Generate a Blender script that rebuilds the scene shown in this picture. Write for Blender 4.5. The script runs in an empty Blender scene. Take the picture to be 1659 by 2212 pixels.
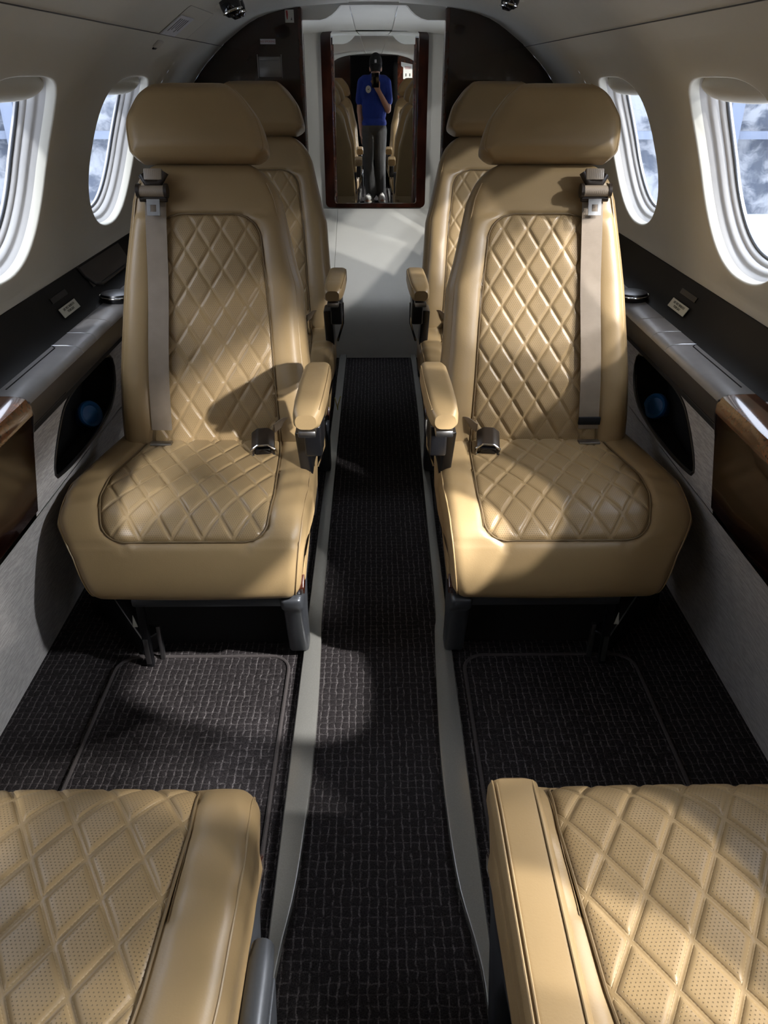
import bpy, bmesh, math, random
import numpy as np
from mathutils import Vector, Matrix
random.seed(4)
PI=math.pi
SC=bpy.context.scene
COL=SC.collection

# ------------------------------------------------------------------ materials
def newmat(name):
    m=bpy.data.materials.new(name); m.use_nodes=True
    nt=m.node_tree; b=nt.nodes['Principled BSDF']
    return m,nt,b
def lin(r,g,b):
    f=lambda c:(c/255/12.92 if c/255<=.04045 else ((c/255+.055)/1.055)**2.4)
    return (f(r),f(g),f(b),1)
class N:
    """tiny helper to write node maths"""
    def __init__(s,nt): s.nt=nt
    def val(s,v,sock):
        if isinstance(v,(int,float)): sock.default_value=v
        else: s.nt.links.new(v,sock)
    def m(s,op,a,b=None,c=None,clamp=False):
        n=s.nt.nodes.new('ShaderNodeMath'); n.operation=op; n.use_clamp=clamp
        s.val(a,n.inputs[0])
        if b is not None: s.val(b,n.inputs[1])
        if c is not None: s.val(c,n.inputs[2])
        return n.outputs[0]
    def step(s,x,lo,hi):
        n=s.nt.nodes.new('ShaderNodeMapRange'); n.interpolation_type='SMOOTHSTEP'
        s.val(x,n.inputs[0]); n.inputs[1].default_value=lo; n.inputs[2].default_value=hi
        n.inputs[3].default_value=0; n.inputs[4].default_value=1
        return n.outputs[0]
    def mix(s,f,a,b):
        n=s.nt.nodes.new('ShaderNodeMix'); n.data_type='RGBA'
        s.val(f,n.inputs[0])
        for v,i in((a,6),(b,7)):
            if isinstance(v,tuple): n.inputs[i].default_value=v
            else: s.nt.links.new(v,n.inputs[i])
        return n.outputs[2]
    def noise(s,vec,scale,detail=3,rough=.5):
        n=s.nt.nodes.new('ShaderNodeTexNoise'); n.inputs['Scale'].default_value=scale
        n.inputs['Detail'].default_value=detail; n.inputs['Roughness'].default_value=rough
        if vec is not None: s.nt.links.new(vec,n.inputs['Vector'])
        return n.outputs['Fac']
    def coord(s,kind='Object'):
        return s.nt.nodes.new('ShaderNodeTexCoord').outputs[kind]
    def scale(s,vec,x,y,z):
        n=s.nt.nodes.new('ShaderNodeMapping'); n.inputs['Scale'].default_value=(x,y,z)
        s.nt.links.new(vec,n.inputs['Vector']); return n.outputs[0]
    def sep(s,vec):
        n=s.nt.nodes.new('ShaderNodeSeparateXYZ'); s.nt.links.new(vec,n.inputs[0]); return n.outputs
    def comb(s,x,y,z):
        n=s.nt.nodes.new('ShaderNodeCombineXYZ')
        for v,i in((x,0),(y,1),(z,2)): s.val(v,n.inputs[i])
        return n.outputs[0]
    def bump(s,h,strength,dist,bsdf,prev=None):
        n=s.nt.nodes.new('ShaderNodeBump'); n.inputs['Strength'].default_value=strength
        n.inputs['Distance'].default_value=dist; s.nt.links.new(h,n.inputs['Height'])
        if prev is not None: s.nt.links.new(prev,n.inputs['Normal'])
        s.nt.links.new(n.outputs[0],bsdf.inputs['Normal']); return n.outputs[0]

def simple(name,col,rough=.5,metal=0,noise=0,nscale=60,bump=0,bdist=.001,coat=0,spec=None):
    m,nt,b=newmat(name); k=N(nt)
    b.inputs['Roughness'].default_value=rough; b.inputs['Metallic'].default_value=metal
    if coat: b.inputs['Coat Weight'].default_value=coat; b.inputs['Coat Roughness'].default_value=.05
    if spec is not None: b.inputs['Specular IOR Level'].default_value=spec
    f=k.noise(k.coord(),nscale,4)
    lo=tuple(c*(1-noise) for c in col[:3])+(1,); hi=tuple(min(1,c*(1+noise)) for c in col[:3])+(1,)
    nt.links.new(k.mix(f,lo,hi),b.inputs['Base Color'])
    if bump: k.bump(f,bump,bdist,b)
    return m

TAN=(.315,.215,.103,1)
def leather(name,col=TAN,rough=.40,quilt=None):
    m,nt,b=newmat(name); k=N(nt)
    co=k.coord()
    n1=k.noise(co,7,3); n2=k.noise(co,420,2); n3=k.noise(co,26,3,.6)
    base=k.mix(n1,tuple(c*.90 for c in col[:3])+(1,),tuple(c*1.08 for c in col[:3])+(1,))
    r=k.m('ADD',k.m('MULTIPLY',n3,.16),rough-.08)
    h=k.m('ADD',k.m('MULTIPLY',n2,.25),k.m('MULTIPLY',n3,.5))
    if quilt:
        w,hh=quilt
        uv=k.sep(k.coord('UV')); u,v=uv[0],uv[1]
        Lp=1/math.sqrt(1/w**2+1/hh**2)
        a=k.m('ADD',k.m('DIVIDE',u,w),k.m('DIVIDE',v,hh)); c=k.m('SUBTRACT',k.m('DIVIDE',u,w),k.m('DIVIDE',v,hh))
        def dist(t):
            fr=k.m('FRACT',k.m('ADD',t,100.0)); return k.m('MULTIPLY',k.m('SUBTRACT',.5,k.m('ABSOLUTE',k.m('SUBTRACT',fr,.5))),Lp)
        d1,d2=dist(a),dist(c)
        dm=k.m('MINIMUM',d1,d2)
        # perforation dots, staggered rows
        P=.0046
        def dots(ou,ov):
            fu=k.m('SUBTRACT',k.m('FRACT',k.m('ADD',k.m('DIVIDE',u,P),100+ou)),.5)
            fv=k.m('SUBTRACT',k.m('FRACT',k.m('ADD',k.m('DIVIDE',v,P*1.7),100+ov)),.5)
            fv=k.m('MULTIPLY',fv,1.7)
            return k.m('SQRT',k.m('ADD',k.m('MULTIPLY',fu,fu),k.m('MULTIPLY',fv,fv)))
        dd=k.m('MINIMUM',dots(0,0),dots(.5,.5))
        hole=k.m('MULTIPLY',k.m('SUBTRACT',1.0,k.step(dd,.12,.2)),k.step(dm,.0058,.0070))
        # twin seams 3.2 mm each side of every quilting line
        seam=k.m('ABSOLUTE',k.m('SUBTRACT',dm,.0026))
        sm=k.m('SUBTRACT',1.0,k.step(seam,.0002,.0009))
        st=k.m('GREATER_THAN',k.m('FRACT',k.m('MULTIPLY',v,260.0)),.4)
        stitch=k.m('MULTIPLY',sm,st)
        base=k.mix(k.m('MULTIPLY',stitch,.35),base,(.50,.37,.2,1))
        base=k.mix(k.m('MULTIPLY',hole,.62),base,(.07,.048,.024,1))
        h=k.m('SUBTRACT',k.m('ADD',h,k.m('MULTIPLY',stitch,.4)),k.m('MULTIPLY',sm,.9))
        h=k.m('SUBTRACT',h,k.m('MULTIPLY',hole,1.2))
    nt.links.new(base,b.inputs['Base Color']); nt.links.new(r,b.inputs['Roughness'])
    k.bump(h,.5,.0012,b)
    b.inputs['Specular IOR Level'].default_value=.45
    return m

def carpet_mat():
    m,nt,b=newmat('woven_carpet'); k=N(nt)
    co=k.coord()
    nz=nt.nodes.new('ShaderNodeTexNoise'); nz.inputs['Scale'].default_value=38; nz.inputs['Detail'].default_value=3
    nt.links.new(co,nz.inputs['Vector'])
    s=k.sep(co); d=k.sep(nz.outputs['Color'])
    x=k.m('ADD',s[0],k.m('MULTIPLY',k.m('SUBTRACT',d[0],.5),.010))
    y=k.m('ADD',s[1],k.m('MULTIPLY',k.m('SUBTRACT',d[1],.5),.012))
    fx=k.m('ABSOLUTE',k.m('SUBTRACT',k.m('FRACT',k.m('ADD',k.m('DIVIDE',x,.0150),50)),.5))
    fy=k.m('ABSOLUTE',k.m('SUBTRACT',k.m('FRACT',k.m('ADD',k.m('DIVIDE',y,.0175),150)),.5))
    fuzz=k.noise(co,430,3,.75); mid=k.noise(co,150,3,.7); big=k.noise(co,14,2)
    lx=k.step(k.m('ADD',fx,k.m('MULTIPLY',k.m('SUBTRACT',mid,.5),.22)),.36,.46); ly=k.m('MULTIPLY',k.step(k.m('ADD',fy,k.m('MULTIPLY',k.m('SUBTRACT',mid,.5),.25)),.39,.48),.55)
    broken=k.step(k.noise(co,70,3),.30,.62)
    ln=k.m('MULTIPLY',k.m('MAXIMUM',lx,ly),k.m('MULTIPLY',broken,k.m('ADD',.35,k.m('MULTIPLY',k.step(fuzz,.38,.62),.65))))
    base=k.mix(k.step(fuzz,.3,.75),(.007,.006,.006,1),(.040,.034,.034,1))
    base=k.mix(ln,base,k.mix(fuzz,(.08,.072,.070,1),(.20,.18,.175,1)))
    nt.links.new(base,b.inputs['Base Color']); b.inputs['Roughness'].default_value=.95
    b.inputs['Specular IOR Level'].default_value=.1
    cell=k.m('MULTIPLY',k.m('SUBTRACT',1,k.m('POWER',k.m('MULTIPLY',fx,2.0),3.0)),k.m('SUBTRACT',1,k.m('POWER',k.m('MULTIPLY',fy,2.0),3.0)))
    h=k.m('ADD',k.m('MULTIPLY',fuzz,.7),k.m('ADD',k.m('MULTIPLY',cell,.7),k.m('MULTIPLY',big,.4)))
    k.bump(h,.9,.004,b)
    return m

def wood_mat(name,dark,light,scale=6,rough=.16,fleck=0):
    m,nt,b=newmat(name); k=N(nt)
    co=k.scale(k.coord(),1.0,.22,.5) if not fleck else k.coord()
    n=k.noise(co,scale*4,6,.65); n2=k.noise(k.coord(),120,2)
    f=k.step(n,.35,.68)
    c=k.mix(f,dark,light)
    if fleck: c=k.mix(k.step(n2,.5,.7),c,tuple(x*.35 for x in light[:3])+(1,))
    nt.links.new(c,b.inputs['Base Color']); b.inputs['Roughness'].default_value=rough
    b.inputs['Coat Weight'].default_value=.7; b.inputs['Coat Roughness'].default_value=.04
    return m

def fabric_wall():
    m,nt,b=newmat('ribbed_sidewall_fabric'); k=N(nt)
    co=k.coord()
    n=k.noise(k.scale(co,1,.10,1),330,3,.6); n2=k.noise(k.scale(co,1,.03,1),150,2)
    f=k.step(n,.38,.62)
    c=k.mix(f,(.30,.285,.265,1),(.45,.425,.395,1)); c=k.mix(k.m('MULTIPLY',n2,.4),c,(.36,.33,.305,1))
    nt.links.new(c,b.inputs['Base Color']); b.inputs['Roughness'].default_value=.8
    b.inputs['Specular IOR Level'].default_value=.25
    k.bump(f,.5,.0012,b)
    return m

def webbing_mat():
    m,nt,b=newmat('taupe_webbing'); k=N(nt)
    uv=k.sep(k.coord('UV'))
    w=k.m('ABSOLUTE',k.m('SUBTRACT',k.m('FRACT',k.m('MULTIPLY',k.m('ADD',uv[1],k.m('MULTIPLY',uv[0],.5)),480)),.5))
    n=k.noise(k.coord(),30,3)
    c=k.mix(n,(.19,.145,.10,1),(.27,.215,.155,1))
    nt.links.new(c,b.inputs['Base Color']); b.inputs['Roughness'].default_value=.42
    k.bump(w,.5,.0006,b); return m

def glass_mat():
    m=bpy.data.materials.new('clear_acrylic'); m.use_nodes=True; nt=m.node_tree; nt.nodes.clear()
    o=nt.nodes.new('ShaderNodeOutputMaterial'); t=nt.nodes.new('ShaderNodeBsdfTransparent'); g=nt.nodes.new('ShaderNodeBsdfGlossy')
    g.inputs['Roughness'].default_value=.02; t.inputs[0].default_value=(.96,.97,1,1)
    f=nt.nodes.new('ShaderNodeLayerWeight'); f.inputs[0].default_value=.5; k=N(nt); ff=k.m('ADD',.02,k.m('MULTIPLY',k.m('POWER',f.outputs['Facing'],6.0),.35)); mx=nt.nodes.new('ShaderNodeMixShader')
    nt.links.new(ff,mx.inputs[0]); nt.links.new(t.outputs[0],mx.inputs[1]); nt.links.new(g.outputs[0],mx.inputs[2]); nt.links.new(mx.outputs[0],o.inputs[0])
    return m

M={}
M['leather']=leather('tan_leather')
M['quilt_cushion']=leather('quilted_cushion_leather',quilt=(.0625,.100))
M['quilt_back']=leather('quilted_back_leather',quilt=(.0560,.086))
M['piping']=leather('piping_leather',(.17,.115,.056,1),.5)
M['seamdark']=simple('seam_thread',(.13,.08,.035,1),.7,noise=.2)
M['carpet']=carpet_mat()
M['piping_carpet']=simple('carpet_binding',(.040,.033,.031,1),.9,noise=.35,nscale=300,bump=.6,bdist=.002)
M['wood']=wood_mat('dark_mahogany',(.007,.0020,.0012,1),(.024,.006,.003,1),rough=.12)
M['redwood']=wood_mat('red_mahogany',(.022,.0055,.003,1),(.075,.020,.009,1))
M['burl']=wood_mat('polished_burl',(.055,.016,.006,1),(.19,.062,.022,1),3,.12,fleck=1)
M['cream']=simple('cream_headliner',(.57,.55,.475,1),.55,noise=.05,nscale=9,bump=.08,bdist=.002)
M['white']=simple('ivory_laminate',(.46,.44,.38,1),.42,noise=.03,nscale=12)
M['winframe']=simple('pearl_window_lining',(.50,.49,.475,1),.25,noise=.04,nscale=20)
M['ledge']=simple('satin_graphite_plastic',(.20,.19,.185,1),.34,noise=.25,nscale=22,bump=.05,bdist=.001)
M['fascia']=simple('graphite_fascia',(.050,.044,.039,1),.4,noise=.15,nscale=20)
M['charcoal']=simple('charcoal_panel',(.008,.008,.0085,1),.6,noise=.15,nscale=30,spec=.22)
M['black']=simple('black_plastic',(.006,.006,.007,1),.35,noise=.2,nscale=60)
M['void']=simple('black_felt',(.003,.003,.0035,1),.9,noise=.2,nscale=200)
M['gunmetal']=simple('gunmetal_paint',(.075,.08,.088,1),.36,.55,noise=.1,nscale=200)
M['rail']=simple('pewter_rail_paint',(.25,.243,.22,1),.27,.5,noise=.16,nscale=400)
M['chrome']=simple('chrome',(.75,.75,.74,1),.12,1,noise=.03)
M['steel']=simple('brushed_steel',(.38,.38,.38,1),.3,1,noise=.1,nscale=90)
M['fabric']=fabric_wall()
M['webbing']=webbing_mat()
M['glass']=glass_mat()
M['mirror']=simple('silvered_mirror',(.86,.87,.86,1),.0,1)
M['brown_plastic']=simple('dark_brown_plastic',(.020,.014,.010,1),.35,noise=.1)
M['placard']=simple('placard_white',(.50,.50,.43,1),.5,noise=.05)
M['greyplacard']=simple('placard_silver',(.60,.61,.64,1),.4,noise=.15,nscale=40)
M['ink']=simple('placard_ink',(.03,.03,.02,1),.6)
M['redink']=simple('placard_red_ink',(.33,.03,.025,1),.6)
M['greymetal']=simple('grey_satin_cover',(.26,.25,.235,1),.35,.3,noise=.1)
M['blueplastic']=simple('blue_plastic',(.010,.10,.27,1),.4,noise=.1)
M['yellow']=simple('yellow_wire_sleeve',(.75,.62,.05,1),.5)
M['skin']=simple('skin',(.52,.29,.20,1),.5,noise=.08,nscale=30)
M['shirt']=simple('royal_blue_cotton',(.008,.035,.30,1),.8,noise=.2,nscale=20,bump=.4,bdist=.01)
M['jeans']=simple('grey_denim',(.075,.073,.070,1),.85,noise=.3,nscale=18,bump=.4,bdist=.01)
M['shoe']=simple('white_canvas',(.62,.60,.56,1),.6,noise=.06)
M['sole']=simple('rubber_sole',(.5,.48,.42,1),.7)
M['cap']=simple('black_cotton_cap',(.006,.006,.007,1),.85,noise=.3,nscale=90)
M['hair']=simple('dark_brown_hair',(.012,.008,.006,1),.6,noise=.4,nscale=200)
M['logo']=simple('white_print',(.70,.70,.66,1),.7)
M['eye']=simple('eye_white',(.7,.68,.65,1),.3)
M['phoneglass']=simple('phone_black_glass',(.005,.005,.006,1),.1)
def streaky(name,a,b,scale,stretch):
    m,nt,bs=newmat(name); k=N(nt); co=k.coord()
    w=k.noise(co,.9,4,.6); s=k.sep(co)
    f=k.noise(k.comb(k.m('MULTIPLY',s[0],stretch[0]),k.m('MULTIPLY',s[1],stretch[1]),k.m('ADD',k.m('MULTIPLY',s[2],stretch[2]),k.m('MULTIPLY',w,1.6))),scale,4,.6)
    nt.links.new(k.mix(k.step(f,.40,.60),a,b),bs.inputs['Base Color']); bs.inputs['Roughness'].default_value=.6; return m
M['hangarwall']=streaky('streaked_wall_sheet',(.065,.08,.108,1),(.30,.315,.335,1),1.3,(1,.22,1.5))  # wall sheet; wavy acrylic reflections painted in as pale streaks
M['hangarfloor']=streaky('hangar_epoxy_floor',(.58,.59,.61,1),(.74,.74,.75,1),.6,(1,.5,1))
M['hangarsteel']=simple('hangar_steel',(.16,.19,.25,1),.5,noise=.2,nscale=2)
M['whitepaint']=simple('white_aircraft_paint',(.80,.82,.86,1),.25,noise=.04,nscale=2)

# ------------------------------------------------------------------ object helpers
def tag(o,label=None,cat=None,group=None,kind=None):
    if label: o['label']=label
    if cat: o['category']=cat
    if group: o['group']=group
    if kind: o['kind']=kind
    return o
def thing(name,label,cat,loc=(0,0,0),rotz=0,group=None):
    o=bpy.data.objects.new(name,None); COL.objects.link(o); o.empty_display_size=.05
    o.location=loc; o.rotation_euler=(0,0,rotz)
    return tag(o,label,cat,group)
def mobj(name,V,Fc,mat,parent=None,smooth=True,uv=None,fix=True,angle=None):
    me=bpy.data.meshes.new(name)
    me.from_pydata([tuple(map(float,v)) for v in V],[],[tuple(map(int,f)) for f in Fc])
    if uv is not None:
        l=me.uv_layers.new(name='UVMap'); U=np.asarray(uv,dtype=np.float32)
        idx=np.empty(len(me.loops),dtype=np.int32); me.loops.foreach_get('vertex_index',idx)
        l.data.foreach_set('uv',U[idx].ravel())
    return fin(name,me,mat,parent,smooth,fix,angle)
def fin(name,me,mat,parent=None,smooth=True,fix=True,angle=None):
    if fix:
        bm=bmesh.new(); bm.from_mesh(me); bmesh.ops.recalc_face_normals(bm,faces=bm.faces); bm.to_mesh(me); bm.free()
    for p in me.polygons: p.use_smooth=smooth
    if smooth and angle is not None:
        try: me.set_sharp_from_angle(angle=math.radians(angle))
        except Exception: pass
    me.materials.append(mat if not isinstance(mat,str) else M[mat])
    o=bpy.data.objects.new(name,me); COL.objects.link(o)
    if parent is not None: o.parent=parent
    return o
class MB:
    """collects shapes into one mesh"""
    def __init__(s): s.V=[]; s.F=[]; s.UV=[]
    def add(s,V,F,uv=None):
        n=len(s.V); s.V+= [tuple(v) for v in V]; s.F+=[tuple(i+n for i in f) for f in F]
        s.UV += list(uv) if uv is not None else [(v[0],v[1]) for v in V]
        return s
    def box(s,x0,x1,y0,y1,z0,z1,bev=.0,seg=2,mat=None):
        bm=bmesh.new(); bmesh.ops.create_cube(bm,size=1)
        bmesh.ops.scale(bm,vec=(x1-x0,y1-y0,z1-z0),verts=bm.verts)
        if bev: bmesh.ops.bevel(bm,geom=bm.edges[:],offset=min(bev,.49*min(abs(x1-x0),abs(y1-y0),abs(z1-z0))),segments=seg,profile=.5,affect='EDGES')
        bmesh.ops.translate(bm,vec=((x0+x1)/2,(y0+y1)/2,(z0+z1)/2),verts=bm.verts)
        if mat is not None: bmesh.ops.transform(bm,matrix=mat,verts=bm.verts)
        return s.bm(bm)
    def bm(s,bm):
        bm.verts.index_update(); s.add([v.co[:] for v in bm.verts],[[v.index for v in f.verts] for f in bm.faces]); bm.free(); return s
    def tube(s,pts,r,n=8,closed=False,radii=None):
        P=[np.array(p,float) for p in pts]; m=len(P); V=[];F=[]
        up=None
        for i,p in enumerate(P):
            a=P[(i-1)%m] if (closed or i>0) else p; b=P[(i+1)%m] if (closed or i<m-1) else p
            t=b-a; t=t/(np.linalg.norm(t)+1e-12)
            if up is None:
                up=np.array([0,0,1.]) if abs(t[2])<.9 else np.array([1.,0,0])
            u=up-t*np.dot(up,t); u/=np.linalg.norm(u)+1e-12; w=np.cross(t,u); up=u
            rr=radii[i] if radii else r
            for k in range(n):
                a_=2*PI*k/n; V.append(p+rr*(u*math.cos(a_)+w*math.sin(a_)))
        for i in range(m if closed else m-1):
            for k in range(n):
                F.append((i*n+k,i*n+(k+1)%n,((i+1)%m)*n+(k+1)%n,((i+1)%m)*n+k))
        if not closed: F.append(tuple(range(n-1,-1,-1))); F.append(tuple((m-1)*n+k for k in range(n)))
        return s.add(V,F)
    def prism(s,poly,axis,a,b):
        """polygon in the two other axes, extruded from a to b"""
        n=len(poly); V=[]
        for t in (a,b):
            for p,q in poly:
                V.append({'x':(t,p,q),'y':(p,t,q),'z':(p,q,t)}[axis])
        F=[tuple(range(n)),tuple(range(2*n-1,n-1,-1))]+[(i,(i+1)%n,n+(i+1)%n,n+i) for i in range(n)]
        return s.add(V,F)
    def lathe(s,prof,n=24,c=(0,0,0),axis='z',mat=None):
        V=[];F=[]; m=len(prof)
        for r,z in prof:
            for k in range(n):
                a=2*PI*k/n; p=(r*math.cos(a),r*math.sin(a),z)
                if axis=='y': p=(p[0],p[2],p[1])
                if axis=='x': p=(p[2],p[0],p[1])
                p=Vector(p)
                if mat is not None: p=mat@p
                V.append((p[0]+c[0],p[1]+c[1],p[2]+c[2]))
        for i in range(m-1):
            for k in range(n): F.append((i*n+k,i*n+(k+1)%n,(i+1)*n+(k+1)%n,(i+1)*n+k))
        F.append(tuple(range(n))); F.append(tuple((m-1)*n+k for k in range(n)))
        return s.add(V,F)
    def grid(s,P,uv=None):
        """P: array [ni][nj][3]"""
        P=np.asarray(P); ni,nj=P.shape[:2]
        F=[(i*nj+j,i*nj+j+1,(i+1)*nj+j+1,(i+1)*nj+j) for i in range(ni-1) for j in range(nj-1)]
        return s.add(P.reshape(-1,3).tolist(),F,None if uv is None else np.asarray(uv).reshape(-1,2).tolist())
    def ell(s,c,r,n=16,m=10,mat=None):
        bm=bmesh.new(); bmesh.ops.create_uvsphere(bm,u_segments=n,v_segments=m,radius=1)
        bmesh.ops.scale(bm,vec=r,verts=bm.verts)
        if mat is not None: bmesh.ops.transform(bm,matrix=mat,verts=bm.verts)
        bmesh.ops.translate(bm,vec=c,verts=bm.verts); return s.bm(bm)
    def flipx(s):
        s.V=[(-v[0],v[1],v[2]) for v in s.V]; s.F=[tuple(reversed(f)) for f in s.F]; return s
    def obj(s,name,mat,parent=None,smooth=True,fix=True,angle=40,bevel=0):
        if bevel:
            bm=bmesh.new(); vs=[bm.verts.new(v) for v in s.V]
            for f in s.F:
                try: bm.faces.new([vs[i] for i in f])
                except ValueError: pass
            bmesh.ops.recalc_face_normals(bm,faces=bm.faces)
            bm.normal_update()
            ed=[e for e in bm.edges if len(e.link_faces)==2 and e.calc_face_angle(0)>.5]
            bmesh.ops.bevel(bm,geom=ed,offset=bevel,segments=3,profile=.5,affect='EDGES',clamp_overlap=True)
            me=bpy.data.meshes.new(name); bm.to_mesh(me); bm.free()
            return fin(name,me,mat,parent,smooth,fix,angle)
        return mobj(name,s.V,s.F,mat,parent,smooth,s.UV,fix,angle)
def copy_tree(o,parent=None):
    c=o.copy(); COL.objects.link(c)
    if parent is not None: c.parent=parent
    for ch in [x for x in bpy.data.objects if x.parent==o]: copy_tree(ch,c)
    return c
def text_obj(name,body,size,mat,parent,matrix,depth=.0004,align='CENTER'):
    cu=bpy.data.curves.new(name,'FONT'); cu.body=body; cu.size=size; cu.align_x=align; cu.align_y='CENTER'; cu.extrude=depth
    t=bpy.data.objects.new('tmp_text',cu); COL.objects.link(t)
    dg=bpy.context.evaluated_depsgraph_get(); me=bpy.data.meshes.new_from_object(t.evaluated_get(dg))
    bpy.data.objects.remove(t); me.name=name
    me.transform(matrix)
    return fin(name,me,mat,parent,False,fix=False)
def remeshed(name,mb,voxel,mat,parent,smooth_iter=4):
    """union of the collected closed shapes as one continuous skin"""
    me=bpy.data.meshes.new('tmp'); me.from_pydata(mb.V,[],mb.F)
    o=bpy.data.objects.new('tmp_body',me); COL.objects.link(o)
    r=o.modifiers.new('r','REMESH'); r.mode='VOXEL'; r.voxel_size=voxel
    sm=o.modifiers.new('s','SMOOTH'); sm.iterations=smooth_iter; sm.factor=.5
    dg=bpy.context.evaluated_depsgraph_get(); m2=bpy.data.meshes.new_from_object(o.evaluated_get(dg))
    bpy.data.objects.remove(o); m2.name=name
    return fin(name,m2,mat,parent,True,fix=False)
def catmull(pts,step):
    P=[np.array(p,float) for p in pts]; P=[2*P[0]-P[1]]+P+[2*P[-1]-P[-2]]
    out=[]
    for i in range(1,len(P)-2):
        n=max(1,int(round(np.linalg.norm(P[i+1]-P[i])/step)))
        for k in range(n):
            t=k/n; a,b,c,d=P[i-1:i+3]
            out.append(.5*((2*b)+(-a+c)*t+(2*a-5*b+4*c-d)*t*t+(-a+3*b-3*c+d)*t**3))
    out.append(P[-2]); return np.array(out)
# ------------------------------------------------------------------ seats
def lerp(xs,ys,x): return np.interp(x,xs,ys)
def quilt_h(u,v,w,h):
    a=u/w+v/h; b=u/w-v/h; L=1/math.sqrt(1/w**2+1/h**2)
    d=lambda t:(.5-np.abs(t-np.floor(t)-.5))*L
    da,db=d(a),d(b)
    f=lambda q:1-np.exp(-np.clip(q-.0019,0,None)/.0021)+.10*np.exp(-(q/.0013)**2)
    return f(da)*f(db)
# ---- cushion path (y,z): back -> front edge -> down the front face -> tucked under
CP=catmull([(.465,.442),(.33,.439),(.20,.437),(.125,.432),(.078,.421),(.045,.401),(.022,.372),(.009,.335),(.003,.298),(.006,.265),(.019,.247),(.05,.239),(.09,.237)],.0023)
CS=np.concatenate([[0],np.cumsum(np.linalg.norm(np.diff(CP,axis=0),axis=1))])
CT=np.gradient(CP,axis=0); CT/=np.linalg.norm(CT,axis=1)[:,None]
CN=np.stack([CT[:,1],-CT[:,0]],1)            # outward normal (y,z)
if CN[0,1]<0: CN=-CN
S_front=CS[np.argmin(np.abs(CP[:,1]-.380)+ (CP[:,0]>.06)*9)]   # insert ends here on the front face
S_nose=CS[np.argmin(np.abs(CP[:,1]-.401)+(CP[:,0]>.2)*9)]; S_end=CS[-1]
def cush_x(s):
    a=lerp([0,.15,.30,S_nose,S_nose+.06,S_end-.04,S_end],[.252,.262,.264,.256,.250,.236,.205],s)
    o=lerp([0,.15,.28,S_nose-.02,S_nose+.06,S_end-.06,S_end],[-.215,-.245,-.268,-.258,-.225,-.195,-.16],s)
    return o,a
def ins_x(s):
    o=lerp([0,.12,.26,.34,S_front],[-.128,-.150,-.180,-.178,-.150],s); a=lerp([0,.15,.34,S_front],[.165,.180,.186,.176],s)
    r=.040; d=np.clip(S_front-s,0,None); t=np.where(d<r,r-np.sqrt(np.clip(r*r-(r-d)**2,0,None)),0)
    return o+t,a-t
def cushion_base(s,x):
    """height offset along the normal of the plain cushion at path s, lateral x"""
    o,a=cush_x(s); io,ia=ins_x(s)
    c=.004*np.cos(np.clip((x-(o+a)/2)/((a-o)/2),-1,1)*PI/2)
    # bolster swell between seam and edge
    for e0,e1 in ((o,io),(a,ia)):
        q=np.clip((x-e0)/(e1-e0+1e-9),0,1); c=c+.005*np.sin(PI*q)**.7*lerp([0,.1,S_front-.02,S_front+.02],[1,1,1,0],s)
    return c
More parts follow.
